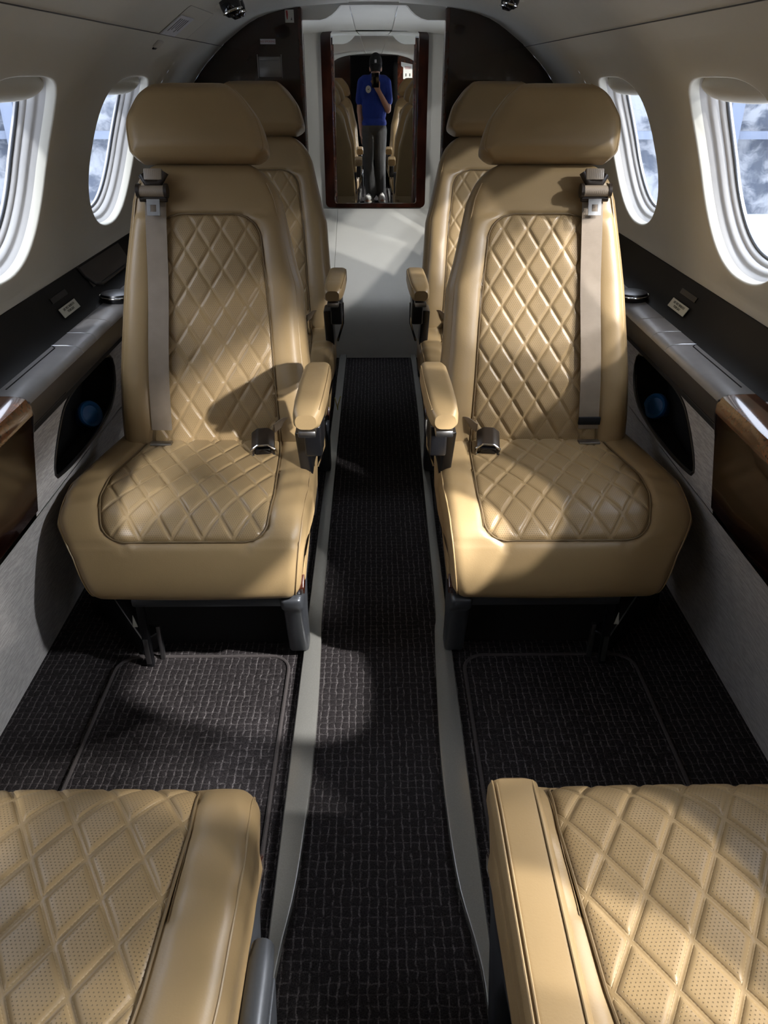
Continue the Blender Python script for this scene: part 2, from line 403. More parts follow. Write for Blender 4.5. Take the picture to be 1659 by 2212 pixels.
def make_cushion(root,flip):
    step=slice(None,None,2)
    idx=np.arange(0,len(CS),3)
    Re=.029; D=.085
    rows=[];uv=[]
    for i in idx:
        s=CS[i]; o,a=cush_x(s); y,z=CP[i]; ny,nz=CN[i]
        depth=D*lerp([0,S_nose-.03,S_nose+.02,S_end],[1,.8,.55,.4],s)
        offs=[]
        xs=np.linspace(o+Re,a-Re,46)
        for k in range(5): offs.append((o,-depth+ (depth-Re)*k/4))
        for k in range(1,8):
            t=PI/2*k/8; offs.append((o+Re*(1-math.cos(t)),-Re+Re*math.sin(t)))
        for x in xs: offs.append((x,0))
        for k in range(7,0,-1):
            t=PI/2*k/8; offs.append((a-Re*(1-math.cos(t)),-Re+Re*math.sin(t)))
        for k in range(4,-1,-1): offs.append((a,-depth+(depth-Re)*k/4))
        io,ia=ins_x(s)
        row=[];u=[]
        for x,n in offs:
            h=n
            if n>-Re*.9: h=n+float(cushion_base(s,x))*(1+n/Re)
            if s<S_front+.02:
                for e in (io,ia): h-=.004*math.exp(-((x-e)/.006)**2)
                if io<x<ia and s<S_front: h-=.006
            if s>S_front-.002: h-=.004*math.exp(-((s-S_front)/.006)**2)*(1 if io-.01<x<ia+.01 or s>S_front else 0)
            # slack folds in the bolsters
            if x<io-.01 or x>ia+.01: h+=.0016*math.sin(s*95+x*40)*math.exp(-((s-.30)/.09)**2)
            row.append((x,y+ny*h,z+nz*h)); u.append((x,s))
        rows.append(row); uv.append(u)
    mb=MB().grid(rows,uv)
    nj=len(rows[0]); ni=len(rows)
    mb.F.append(tuple(range(nj-1,-1,-1))); mb.F.append(tuple((ni-1)*nj+j for j in range(nj)))
    mb.F.append(tuple([i*nj for i in range(ni)]+[i*nj+nj-1 for i in range(ni-1,-1,-1)]))
    if flip: mb.flipx()
    cover=mb.obj('seat_cushion',M['leather'],root,angle=60)
    # quilted insert
    ii=[i for i in range(len(CS)) if CS[i]<=S_front]
    rows=[];uv=[]
    T=np.linspace(0,1,165)
    for i in ii:
        s=CS[i]; io,ia=ins_x(s); x=io+(ia-io)*T; y,z=CP[i]; ny,nz=CN[i]
        d=np.minimum(np.minimum(x-io,ia-x),S_front-s)
        edge=1-np.exp(-np.clip(d,0,None)/.006)
        h=-.005+edge*(.004+.0042*quilt_h(x-.018,s,.0625,.100))+np.array([float(cushion_base(s,q)) for q in x])*1.0
        rows.append(np.stack([x,y+ny*h,z+nz*h],1)); uv.append(np.stack([x-.018,np.full_like(x,s)],1))
    mb=MB().grid(rows,uv)
    if flip: mb.flipx()
    mb.obj('quilted_insert',M['quilt_cushion'],cover,angle=None)
    # seam welt round the insert
    def surf(s,x,lift):
        i=np.interp(s,CS,np.arange(len(CS))); y=np.interp(s,CS,CP[:,0]); z=np.interp(s,CS,CP[:,1]); n=np.array([np.interp(s,CS,CN[:,0]),np.interp(s,CS,CN[:,1])]); n/=np.linalg.norm(n)
        return (x,y+n[0]*lift,z+n[1]*lift)
    ss=np.concatenate([np.linspace(.0,S_front-.042,60),S_front-.042*np.cos(np.linspace(0,PI/2,14)[1:])])
    left=[surf(s,float(ins_x(s)[0]),-.0005+float(cushion_base(s,float(ins_x(s)[0])))) for s in ss]; right=[surf(s,float(ins_x(s)[1]),-.0005+float(cushion_base(s,float(ins_x(s)[1])))) for s in ss]
    mid=[surf(S_front,x,-.0005+float(cushion_base(S_front,x))) for x in np.linspace(left[-1][0],right[-1][0],24)[1:-1]]
    mb=MB().tube(left+mid+right[::-1],.0018,6)
    if flip: mb.flipx()
    mb.obj('insert_welt',M['piping'],cover)
    # twin stitched seams along both edges
    for e,w in ((1,.030),(0,.030)):
        for off in (0,):
            pts=[]
            for s in np.linspace(.02,S_end-.05,90):
                o,a=cush_x(s); x=(a-.009) if e else (o+.009)
                q=.029-.009; n=-.029+math.sqrt(max(0,.029**2-q**2))
                pts.append(surf(s,float(x),n+.0022))
            mb=MB().tube(pts,.0016,6)
            if flip: mb.flipx()
            mb.obj('edge_piping',M['leather'],cover)
            mb=MB().tube([(q[0]+(-.0028 if e else .0028),q[1],q[2]-.0003) for q in pts],.0009,5)
            if flip: mb.flipx()
            mb.obj('edge_seam',M['seamdark'],cover)
    return cover
# ---- outline pillows (backrest, headrest) in the reclined plane
B0=np.array([0,.385,.45]); KI=.35; BD=np.array([0,KI,1])/math.hypot(1,KI); BNR=np.array([0,-1,KI])/math.hypot(1,KI)
def BP(x,s,n): return B0+np.array([x,0,0])+BD*s+BNR*n
BS=np.array([-.045,.05,.16,.21,.35,.41,.54,.60,.625]); BA=np.array([.253,.251,.244,.239,.230,.214,.186,.160,.148]); BO=np.array([-.205,-.204,-.200,-.196,-.184,-.175,-.154,-.136,-.128])
def back_x(s):
    a=lerp(BS,BA,s); o=lerp(BS,BO,s)
    def corner(d,r): return np.where(d<r,r-np.sqrt(np.clip(r*r-(r-np.clip(d,0,r))**2,0,None)),0)
    t=corner(.622-s,.055); b=corner(s+.042,.03)
    return o+t+b,a-t-b
def bins_x(s):
    a=lerp([0,.02,.265,.46,.52],[.173,.172,.158,.140,.135],s); o=lerp([0,.02,.265,.46,.52],[-.128,-.125,-.115,-.10,-.095],s)
    r=.055; d=np.clip(.508-s,0,None); t=np.where(d<r,r-np.sqrt(np.clip(r*r-(r-d)**2,0,None)),0)
    return o+t,a-t
def back_n(s): return lerp([-.045,.0,.06,.13,.22,.35,.5,.625],[-.004,.004,.012,.015,.010,.001,-.003,-.006],s)
def make_pillow(srange,xf,R,nf,depth,backR,ncol=54,nrow=110,extra=None,P=BP):
    """closed cushion body over an outline; front profile rounded by R, rear by backR"""
    s0,s1=srange
    t=np.linspace(0,1,nrow); t=t-.12*np.sin(2*PI*t)/(2*PI)*1.0
    S=s0+(s1-s0)*np.clip(t,0,1)
    tx=np.linspace(-1,1,ncol); tx=np.sign(tx)*(1-(1-np.abs(tx))**1.5)
    def sheet(front):
        rows=[];uv=[]
        for s in S:
            o,a=map(float,xf(s)); x=(o+a)/2+(a-o)/2*tx
            d=np.minimum(np.minimum(x-o,a-x),np.minimum(s-s0,s1-s)); d=np.clip(d,0,None)
            r=R if front else backR
            drop=np.where(d<r,r-np.sqrt(np.clip(r*r-(r-d)**2,0,None)),0)
            if front:
                n=float(nf(s))-drop
                if extra is not None: n=n+extra(s,x)*np.clip(d/.02,0,1)
            else: n=-depth+drop
            rows.append([P(xx,s,nn) for xx,nn in zip(x,n)]); uv.append([(xx,s) for xx in x])
        return np.array(rows),np.array(uv)
    A,ua=sheet(True); Bk,ub=sheet(False)
    mb=MB().grid(A,ua); nA=A.shape[0]*A.shape[1]; mb.grid(Bk[:,::-1],ub)
    ni,nj=A.shape[:2]
    ring=[(0,j) for j in range(nj)]+[(i,nj-1) for i in range(1,ni)]+[(ni-1,j) for j in range(nj-2,-1,-1)]+[(i,0) for i in range(ni-2,0,-1)]
    f=[i*nj+j for i,j in ring]; b=[nA+i*nj+(nj-1-j) for i,j in ring]
    for k in range(len(ring)):
        k2=(k+1)%len(ring); mb.F.append((f[k],b[k],b[k2],f[k2]))
    return mb
def make_back(root,flip):
    def extra(s,x):
        io,ia=map(float,bins_x(s)); o,a=map(float,back_x(s)); h=np.zeros_like(x)
        on=1/(1+np.exp((s-.505)/.004)) if s>.45 else 1.
        for e0,e1 in ((o,io),(a,ia)):
            q=np.clip((x-e0)/(e1-e0+1e-9),0,1); h=h+.010*np.sin(PI*q)*on
        inside=((x>io)&(x<ia)&(s<.508)&(s>-.03)); h=h-np.where(inside,.007,0)
        for e in (io,ia):
            if s<.508: h=h-.004*np.exp(-((x-e)/.005)**2)
        h=h-.004*np.exp(-((s-.508)/.006)**2)*((x>io-.06)&(x<ia+.06))
        return h
    mb=make_pillow((-.042,.622),back_x,.030,back_n,.085,.02,extra=extra)
    if flip: mb.flipx()
    back=mb.obj('backrest',M['leather'],root,angle=None)
    S=np.linspace(-.032,.507,260); T=np.linspace(0,1,150); rows=[];uv=[]
    for s in S:
        io,ia=map(float,bins_x(s)); x=io+(ia-io)*T
        d=np.minimum(np.minimum(x-io,ia-x),np.minimum(.507-s,s+.032)); edge=1-np.exp(-np.clip(d,0,None)/.006)
        n=float(back_n(s))-.006+edge*(.003+.0034*quilt_h(x-.022,s-.002,.056,.086))
        rows.append([BP(xx,s,nn) for xx,nn in zip(x,n)]); uv.append([(xx-.022,s-.002) for xx in x])
    mb=MB().grid(rows,uv)
    if flip: mb.flipx()
    mb.obj('quilted_insert',M['quilt_back'],back,angle=None)
    mb=MB(); pts=[]
    ss=np.concatenate([np.linspace(-.03,.450,50),.508-.058*np.cos(np.linspace(0,PI/2,14)[1:])])
    L=[BP(float(bins_x(s)[0]),s,float(back_n(s))-.0008) for s in ss]; Rr=[BP(float(bins_x(s)[1]),s,float(back_n(s))-.0008) for s in ss]
    mb.tube(L+Rr[::-1],.0017,6)
    if flip: mb.flipx()
    mb.obj('insert_welt',M['piping'],back)
    for e in (0,1):
        pts=[]
        for s in np.linspace(-.03,.575,80):
            o,a=map(float,back_x(s)); w=.014; x=a-w if e else o+w
            n=float(back_n(s))-(.030-math.sqrt(.030**2-(.030-w)**2)); pts.append(BP(x,s,n+.0022))
        mb=MB().tube(pts,.0016,6)
        if flip: mb.flipx()
        mb.obj('edge_piping',M['leather'],back)
    return back
HS=np.array([.617,.630,.645,.69,.716,.749,.768,.775]); 
HA=np.array([.135,.158,.164,.152,.137,.110,.082,.03]); HO=np.array([-.120,-.138,-.143,-.146,-.136,-.113,-.075,-.02])
_hA=catmull(list(zip(HS,HA)),.002); _hO=catmull(list(zip(HS,HO)),.002)
def head_x(s): return lerp(_hO[:,0],_hO[:,1],s),lerp(_hA[:,0],_hA[:,1],s)
def make_head(root,flip):
    mb=make_pillow((.617,.775),head_x,.034,lambda s:.046,.055,.034,ncol=48,nrow=64,extra=lambda s,x:.016*np.cos(np.clip((x-.01)/.16,-1,1)*PI/2)*math.sin(PI*np.clip((s-.617)/.158,0,1))**.7)
    if flip: mb.flipx()
    h=mb.obj('headrest',M['leather'],root,angle=None)
    for e in (0,1):
        pts=[]
        for s in np.linspace(.630,.767,40):
            o,a=map(float,head_x(s)); w=.0075; x=a-w if e else o+w
            d=min(w,s-.617,.775-s); n=.046-(.034-math.sqrt(.034**2-(.034-d)**2)); pts.append(BP(x,s,n+.0008))
        mb=MB().tube(pts,.0017,6)
        if flip: mb.flipx()
        mb.obj('edge_piping',M['leather'],h)
    return h
def make_seat(name,flip,near=None,keeper=False):
    global B0
    root=thing(name,None,None)
    dy=.055 if near else 0.
    B0=np.array([0,.385+dy,.45])
    make_cushion(root,flip); make_back(root,flip); make_head(root,flip)
    fx=(lambda mb:mb.flipx()) if flip else (lambda mb:mb)
    # headrest posts
    for x in (-.06,.08): fx(MB().tube([BP(x,.59,-.035),BP(x,.66,-.015)],.007,10)).obj('headrest_post',M['black'],root)
    # dark shell and reclining hinge between cushion and back
    mb=MB().box(-.185,.225,.10,.50,.235,.37,.02)
    fx(mb).obj('seat_pan',M['black'],root)
    if not near:
        # armrest: padded arm, chrome edge, black upright
        sec=[]
        for y,w0,w1,z0,z1 in ((.035,.249,.289,.622,.651),(.05,.244,.296,.618,.660),(.10,.243,.300,.615,.664),(.20,.244,.303,.613,.664),(.29,.247,.304,.613,.664),(.315,.250,.302,.616,.660)):
            r=.013; c=[]
            for cx,cz,a0 in ((w1-r,z1-r,0),(w0+r,z1-r,PI/2),(w0+r,z0+r,PI),(w1-r,z0+r,1.5*PI)):
                for k in range(6): a=a0+PI/2*k/5; c.append((cx+r*math.cos(a),y,cz+r*math.sin(a)))
            c.append(c[0]); sec.append(c)
        mb=MB().grid(sec); m=len(sec[0]); mb.F.append(tuple(range(m-1))); mb.F.append(tuple((len(sec)-1)*m+k for k in range(m-1)))
        pad=fx(mb).obj('armrest',M['leather'],root,angle=50)
        for q,dx in ((((.052,.294,.6545),(.10,.298,.6585),(.20,.301,.6585),(.29,.302,.6585)),-.008),(((.052,.294,.6545),(.10,.298,.6585),(.20,.301,.6585),(.29,.302,.6585)),0.),(((.052,.246,.6545),(.10,.245,.6585),(.20,.246,.6585),(.29,.249,.6585)),.004)):
            fx(MB().tube([(w+dx,y,z+.0006) for y,w,z in q],.0013,6)).obj('armrest_piping',M['leather'],pad)
        mb=MB().box(.252,.286,.045,.20,.600,.614,.003); fx(mb).obj('armrest_trim',M['steel'],pad)
        mb=MB().prism([(.095,.603),(.235,.603),(.245,.530),(.110,.530)],'x',.258,.292); fx(mb).obj('armrest_bracket',M['black'],root,bevel=.005)
        mb=MB().prism([(.16,.56),(.24,.56),(.36,.42),(.36,.30),(.27,.30),(.235,.44)],'x',.232,.259); fx(mb).obj('armrest_upright',M['black'],root,bevel=.006)
        mb=MB().tube([(.292,.20,.575),(.290,.235,.50),(.270,.275,.43)],.0035,8); fx(mb).obj('recline_lever',M['chrome'],root)
    if near:
        # armrest folded down beside the cushion
        lo=-.2135 if near=='R' else -.285; sec=[]
        for y,w0,w1,z0,z1 in ((.058,.205,.255,.620,.655),(.068,.200,.262,.612,.664),(.12,.199,.262,.610,.667),(.30,.199,.262,.610,.667),(.47,.199,.262,.610,.667),(.485,.203,.258,.616,.660)):
            r=.014; c=[]
            if near=='L': w0+=.075; w1+=.020
            for cx,cz,a0 in ((w1-r,z1-r,0),(w0+r,z1-r,PI/2),(w0+r,z0+r,PI),(w1-r,z0+r,1.5*PI)):
                rr=min(r,(w1-w0)/2-.001)
                for k in range(6): a=a0+PI/2*k/5; c.append((min(max(cx,w0+rr),w1-rr)+rr*math.cos(a),y,cz+lo+rr*math.sin(a)))
            c.append(c[0]); sec.append(c)
        if near=='R':
            mb=MB().grid(sec); m=len(sec[0]); mb.F.append(tuple(range(m-1))); mb.F.append(tuple((len(sec)-1)*m+k for k in range(m-1)))
            pad=fx(mb).obj('folded_armrest',M['leather'],root,angle=50)
            for x in (.208,.2575,.2525): fx(MB().tube([(x,.068,.448),(x,.08,.4505),(x,.12,.454),(x,.46,.454)],.0013,6)).obj('armrest_piping',M['leather'],pad)
        else:
            fx(MB().tube([(.276,.205,.345),(.276,.215,.352),(.276,.24,.355),(.276,.48,.357)],0,16,radii=[.004,.013,.0155,.0155])).obj('armrest_tube',M['gunmetal'],root)
            fx(MB().prism([(.235,.33),(.48,.33),(.48,.15),(.33,.12),(.26,.25)],'x',.283,.291)).obj('side_plate',M['gunmetal'],root,bevel=.002)
    # aisle side: leather skirt, mahogany strip, gunmetal frame with front leg
    mb=MB().prism([(.05,.262),(.36,.318),(.47,.330),(.47,.40),(.36,.395),(.12,.37),(.06,.33)],'x',.225,.250); fx(mb).obj('side_skirt',M['leather'],root,bevel=.008)
    mb=MB().prism([(.030,.262),(.075,.30),(.16,.335),(.36,.352),(.36,.315),(.17,.292),(.09,.262),(.04,.240)],'x',.222,.2475); fx(mb).obj('side_veneer',M['redwood'],root,bevel=.003)
    mb=MB().prism([(.020,.236),(.050,.242),(.10,.262),(.18,.290),(.36,.312),(.44,.318),(.44,.25),(.30,.235),(.17,.20),(.150,.12),(.168,.018),(.118,.018),(.088,.10),(.060,.18),(.030,.205)],'x',.195,.241)
    fr=fx(mb).obj('seat_frame',M['gunmetal'],root,bevel=.009)
    mb=MB().box(-.125,.215,.038,.075,.208,.238,.006); fx(mb).obj('front_crossbar',M['gunmetal'],root)
    for y,z in ((.20,.305),(.29,.318)): fx(MB().lathe([(.0,.004),(.007,.004),(.009,0),(.009,-.006)],14,(.2395,y,z),'x')).obj('side_bolt',M['chrome'],fr)
    # pedestal and outboard fairing
    mb=MB().box(-.16,.195,.17,.44,.0,.24,.012); fx(mb).obj('pedestal',M['void'],root)
    mb=MB(); A=[(-.335,.31),(-.155,.128),(-.120,.150),(-.290,.33)]
    V=[(x,y,.004) for x,y in A]+[(-.315,.30,.15),(-.150,.135,.042),(-.118,.155,.05),(-.275,.32,.15)]
    V+=[(-.295,.285,.215),(-.27,.305,.215)]
    mb.add(V,[(0,1,2,3),(0,4,5,1),(1,5,6,2),(2,6,7,3),(3,7,4,0),(4,8,9,7),(4,5,6,7),(4,7,9,8)])
    fa=fx(mb).obj('outboard_fairing',M['black'],root,bevel=.004)
    mb=MB().tube([(-.150,.131,.047),(-.215,.196,.098),(-.285,.268,.150)],.0018,6); fx(mb).obj('fairing_glint',M['steel'],fa)  # steel line standing in for a highlight on the black fairing
    fx(MB().box(-.135,-.118,.085,.10,.0,.225,.002)).obj('outboard_leg',M['black'],root)
    fx(MB().box(-.132,-.121,.081,.086,.015,.085,.001)).obj('leg_plate',M['steel'],root)
    fx(MB().box(-.108,-.098,.11,.122,.0,.10,.002)).obj('floor_clip',M['steel'],root)
    fx(MB().lathe([(0,.006),(.006,.004),(.007,0),(.0,-.004)],12,(-.128,.075,.218),'y')).obj('leg_bolt',M['chrome'],root)
    mb=MB().prism([(-.150,.118),(-.139,.118),(-.146,.150)],'y',.088,.0905); fx(mb).obj('tag',M['placard'],root,smooth=False)
    # three point belt: guide, roller, latch plate, webbing, anchor
    S=np.linspace(.02,.535,60); rows=[];uv=[]
    for s in S:
        c=lerp([0,.3,.54],[-.104,-.097,-.092],s); w=.0235
        n=float(back_n(s))+.008+.006*math.sin(s*9)**2
        rows.append([BP(c+w*t,s,n+.0012*abs(t)*0) for t in (-1,-.5,0,.5,1)]+[BP(c+w*t,s,n-.0022) for t in (1,0,-1)]+[BP(c-w,s,n)])
        uv.append([(c+w*t,s) for t in (-1,-.5,0,.5,1,1,0,-1,-1)])
    mb=MB().grid(rows,uv); belt=fx(mb).obj('shoulder_belt',M['webbing'],root,angle=40)
    c=-.094
    mb=MB(); a=BP(c-.027,.550,.026); b=BP(c+.027,.550,.026); mb.tube([a,b],.012,14); fx(mb).obj('webbing_roll',M['webbing'],belt)
    for x0,x1 in ((c-.034,c-.027),(c+.027,c+.034)):
        fx(MB().tube([BP(x0,.551,.024),BP(x1,.551,.024)],.0155,12)).obj('slider_cheek',M['brown_plastic'],belt)
    fx(MB().tube([BP(c-.03,.537,.017),BP(c+.03,.537,.017)],.008,8)).obj('belt_slider',M['brown_plastic'],belt)
    # latch plate with its window
    mb=MB(); o=[(-.0175,.538),(.0175,.538),(.0145,.532),(.0145,.500),(-.0145,.500),(-.0145,.532)]
    def plate(poly,hole,n0,n1):
        V=[];F=[]
        for n in (n0,n1):
            for x,s in poly+hole: V.append(BP(c+x,s,n))
        q=len(poly+hole)
        for b in (0,q):
            for k in range(4): F.append((b+k,b+(k+1)%4,b+4+(k+1)%4,b+4+k))
        for k in range(4):
            F.append((k,(k+1)%4,q+(k+1)%4,q+k)); F.append((4+k,4+(k+1)%4,q+4+(k+1)%4,q+4+k))
        return V,F
    V,F=plate([(-.0145,.536),(.0145,.536),(.0145,.499),(-.0145,.499)],[(-.0065,.522),(.0065,.522),(.0065,.507),(-.0065,.507)],.0215,.024)
    mb.add(V,F); fx(mb).obj('latch_plate',M['steel'],belt,smooth=False)
    mb=MB().tube([BP(c-.022,.585,.022),BP(c-.012,.567,.022),BP(c+.016,.567,.022),BP(c+.030,.59,.022)],.008,10)
    fx(mb).obj('belt_guide',M['brown_plastic'],belt)
    mb=MB().box(-.020,.020,-.006,.006,-.002,.022,.002); M4=Matrix.Translation(BP(c+.004,.575,.025))@Matrix.Rotation(-.33,4,'X')
    mb.V=[tuple(M4@Vector(v)) for v in mb.V]; fx(mb).obj('upper_webbing',M['webbing'],belt)
    mb=MB().box(-.130,-.080,.352,.372,.444,.4495,.0015); fx(mb).obj('belt_anchor',M['steel'],belt)
    if keeper: fx(MB().box(c-.0345,c+.0165,.372+dy,.379+dy,.486,.504,.001)).obj('belt_keeper',M['void'],belt)
    # buckle lying on the cushion near the aisle
    Mb=Matrix.Translation((.139,.332+dy*1.3,.460))@Matrix.Rotation(math.radians(14),4,'X')@Matrix.Rotation(math.radians(6),4,'Z')
    mb=MB().prism([(-.026,-.014),(.026,-.014),(.027,.004),(.012,.016),(-.012,.016),(-.027,.004)],'y',-.026,.040); mb.V=[tuple(Mb@Vector(v)) for v in mb.V]
    bk=fx(mb).obj('buckle',M['brown_plastic'],root,bevel=.004)
    mb=MB(); fr=[(-.026,-.013),(.026,-.013),(.0265,.004),(.012,.0155),(-.012,.0155),(-.0265,.004)]
    mb.tube([(x,-.028,z) for x,z in fr],.0028,8,closed=True); mb.V=[tuple(Mb@Vector(v)) for v in mb.V]; fx(mb).obj('buckle_frame',M['chrome'],bk)
    mb=MB().box(-.018,.018,-.033,-.024,-.008,.009,.003); mb.V=[tuple(Mb@Vector(v)) for v in mb.V]; fx(mb).obj('buckle_button',M['phoneglass'],bk)
    def strap(pts,w=.017):
        rows=[]
        for p in catmull(pts,.004):
            x,y,z=p; rows.append([(x,y-w*.4,z+w),(x,y+w*.0,z),(x,y+w*.4,z-w),(x+.002,y+w*.4,z-w),(x+.002,y,z),(x+.002,y-w*.4,z+w),(x,y-w*.4,z+w)])
        return MB().grid(rows)
    mb=strap([(.160,.375+dy,.478),(.185,.385+dy,.492),(.208,.395+dy,.480),(.215,.41+dy,.445)],.012)
    fx(mb).obj('buckle_strap',M['webbing'],bk)
    return root
# ------------------------------------------------------------------ cabin shell
PR=catmull([(.79,0),(.787,.30),(.785,.60),(.775,.76),(.766,.85),(.745,.95),(.710,1.06),(.662,1.165),(.605,1.235),(.540,1.292)],.01)
PA=np.concatenate([[0],np.cumsum(np.linalg.norm(np.diff(PR,axis=0),axis=1))])
PT=np.gradient(PR,axis=0); PT/=np.linalg.norm(PT,axis=1)[:,None]
PN=np.stack([PT[:,1],-PT[:,0]],1)           # outward (+x)
def arc(z): return float(np.interp(z,PR[:,1],PA))
def W(Y,a,out=0.):
    x=np.interp(a,PA,PR[:,0]); z=np.interp(a,PA,PR[:,1]); nx=np.interp(a,PA,PN[:,0]); nz=np.interp(a,PA,PN[:,1])
    return (float(x+nx*out),float(Y),float(z+nz*out))
A0,A1,ATOP=arc(.835),arc(1.203),PA[-1]
AC,AH=(A0+A1)/2,(A1-A0)/2
WY=.208
def contour(n=64,sc=1.0,e=0.0):
    """egg shaped opening: squarer top, rounder bottom. returns [(dy,da)]"""
    out=[]
    for k in range(n):
        t=2*PI*k/n; c,s=math.cos(t),math.sin(t); p=2/3.6 if s>0 else 2/2.25
        out.append(((WY*sc+e)*math.copysign(abs(c)**p,c),(AH*sc+e)*math.copysign(abs(s)**p,s)))
    return out
YF,YB=-1.30,3.20
CENT=[.18,.895,1.617,2.340]
def wall(name,side,door=None):
    mb=MB(); half=.36
    def g(y0,y1,a0,a1):
        ny=max(2,int((y1-y0)/.06)+1); na=max(2,int((a1-a0)/.03)+1)
        mb.grid([[W(y,a) for y in np.linspace(y0,y1,ny)] for a in np.linspace(a0,a1,na)])
    aL,aH=arc(.79),arc(1.262)
    if door:
        g(YF,door[0],0,ATOP); g(door[1],YB,0,aL); g(door[1],YB,aH,ATOP); g(door[0],door[1],arc(1.262),ATOP)
        g(door[1],CENT[0]-half,aL,aH)
    else:
        g(YF,YB,0,aL); g(YF,YB,aH,ATOP); g(YF,CENT[0]-half,aL,aH)
    g(CENT[-1]+half,YB,aL,aH)
    n=64
    edges=[CENT[0]-half]+[(CENT[i]+CENT[i+1])/2 for i in range(3)]+[CENT[-1]+half]
    for i,yc in enumerate(CENT):
        ya,yb=edges[i],edges[i+1]
        cin=contour(n); rings=[]
        rect=[]
        for dy,da in cin:
            t=min(((yb-yc) if dy>0 else (yc-ya))/max(abs(dy),1e-9),((aH-AC) if da>0 else (AC-aL))/max(abs(da),1e-9)); rect.append((dy*t,da*t))
        # snap corner vertices so that neighbouring bays meet
        for cy in (ya-yc,yb-yc):
            for ca in (aL-AC,aH-AC):
                k=min(range(n),key=lambda q:(rect[q][0]-cy)**2+(rect[q][1]-ca)**2); rect[k]=(cy,ca)
        flare=contour(n,1,.0055)
        for f in (0,.12,.3,.55,.8,1):
            # slightly dished surround that swells at the lip like the moulded lining
            rings.append([W(yc+(1-f)*r[0]+f*q[0],AC+(1-f)*r[1]+f*q[1],-.010*math.sin(PI*f*.5)**2*(1 if f<1 else 1)) for r,q in zip(rect,flare)])
        rings.append([W(yc+q[0],AC+q[1],-.0092) for q in contour(n,1,.0025)])
        rings.append([W(yc+q[0],AC+q[1],-.006) for q in contour(n,1,.0003)])
        rings.append([W(yc+q[0],AC+q[1],.012) for q in contour(n,1,-.001)])
        R=[r+[r[0]] for r in rings]
        mb.grid(R)
    if side<0: mb.flipx()
    return mb.obj(name,M['cream'],angle=50)
DOOR=(-1.05,-.42)
wl=tag(wall('wall_left',-1),kind='structure'); wr=tag(wall('wall_right',1,DOOR),kind='structure')
def window(num,side,yc):
    n=64; rings=[]
    for e,o in ((-.0005,.010),(-.002,.0125),(-.005,.020),(-.0065,.024),(-.011,.0255),(-.014,.029),(-.016,.036),(-.0165,.040),(-.021,.0415),(-.024,.046),(-.0255,.054),(-.026,.062)):
        rings.append([W(yc+q[0],AC+q[1],o) for q in contour(n,1,e)])
    R=[r+[r[0]] for r in rings]; mb=MB().grid(R)
    if side<0: mb.flipx()
    w=mb.obj('window_%d'%num,M['winframe'],angle=60); tag(w,kind='structure')
    q=contour(n,1,-.0255)
    rows=[[W(yc+t*a,AC+t*b,o) for a,b in q]+[W(yc+t*q[0][0],AC+t*q[0][1],o)] for o,ts in ((.056,np.linspace(.02,1,8)),) for t in ts]
    mb=MB().grid(rows)
    if side<0: mb.flipx()
    mb.obj('window_pane',M['glass'],w)
    # dark seal line round the pane
    mb=MB().tube([W(yc+a,AC+b,.054) for a,b in contour(n,1,-.0265)],.0035,8,closed=True)
    if side<0: mb.flipx()
    mb.obj('window_seal',M['gunmetal'],w)
    # raised pull-down shade: rounded cream valance at the top of the opening
    rows=[]
    for f in np.linspace(0,1,14):
        a=A1-.004-f*.062; lim=[abs(p[0]) for p in contour(400,1,-.003) if abs(p[1]-(a-AC))<.004 and p[1]>0]; wmax=max(lim) if lim else .1
        bulge=.034*(1-f)**3+.018*(1-(1-f)**3)-.015*math.sin(PI*f)**.7
        rows.append([W(yc+wmax*t,a+.012*(abs(t)**3)*f,bulge+.012*abs(t)**4) for t in np.linspace(-1,1,25)])
    last=rows[-1]; a=A1-.066
    rows.append([W(p[1],a+.012*(abs((p[1]-yc)/WY)**3)-.001,.026) for p in last]); rows.append([W(p[1],a+.004,.040) for p in last]); rows.append([W(p[1],A1-.03,.045) for p in last])
    mb=MB().grid(rows)
    if side<0: mb.flipx()
    mb.obj('window_shade',M['cream'],w,angle=70)
num=1
for side in (-1,1):
    for yc in CENT: window(num,side,yc); num+=1
# ceiling: shoulder panels, seams and the flat centre panel
mb=MB(); cp=catmull([(.541,1.294),(.43,1.367),(.35,1.395),(.26,1.411),(.13,1.421),(.090,1.423)],.012)
ys=np.linspace(YF,YB,40)
for sg in (1,-1):
    mb.grid([[(sg*x,y,z) for y in ys] for x,z in [(.541,1.2935)]+[tuple(p) for p in cp[1:]]+[(.089,1.421)]])
mb.grid([[(x,y,z) for y in ys] for x,z in ((-.089,1.421),(-.087,1.426),(0,1.427),(.087,1.426),(.089,1.421))])
tag(mb.obj('ceiling',M['cream'],angle=30),kind='structure')
for nm,sg in (('trim_5',-1),('trim_6',1)):
    tag(MB().tube([(sg*.5405,y,1.2925) for y in (YF,1.0,YB)],.0011,6).obj(nm,M['fascia']),kind='structure')
# floor
mb=MB().grid([[(x,y,0) for y in (-2.6,4.5)] for x in (-.82,.82)])
tag(mb.obj('floor',M['carpet'],smooth=False),kind='structure')
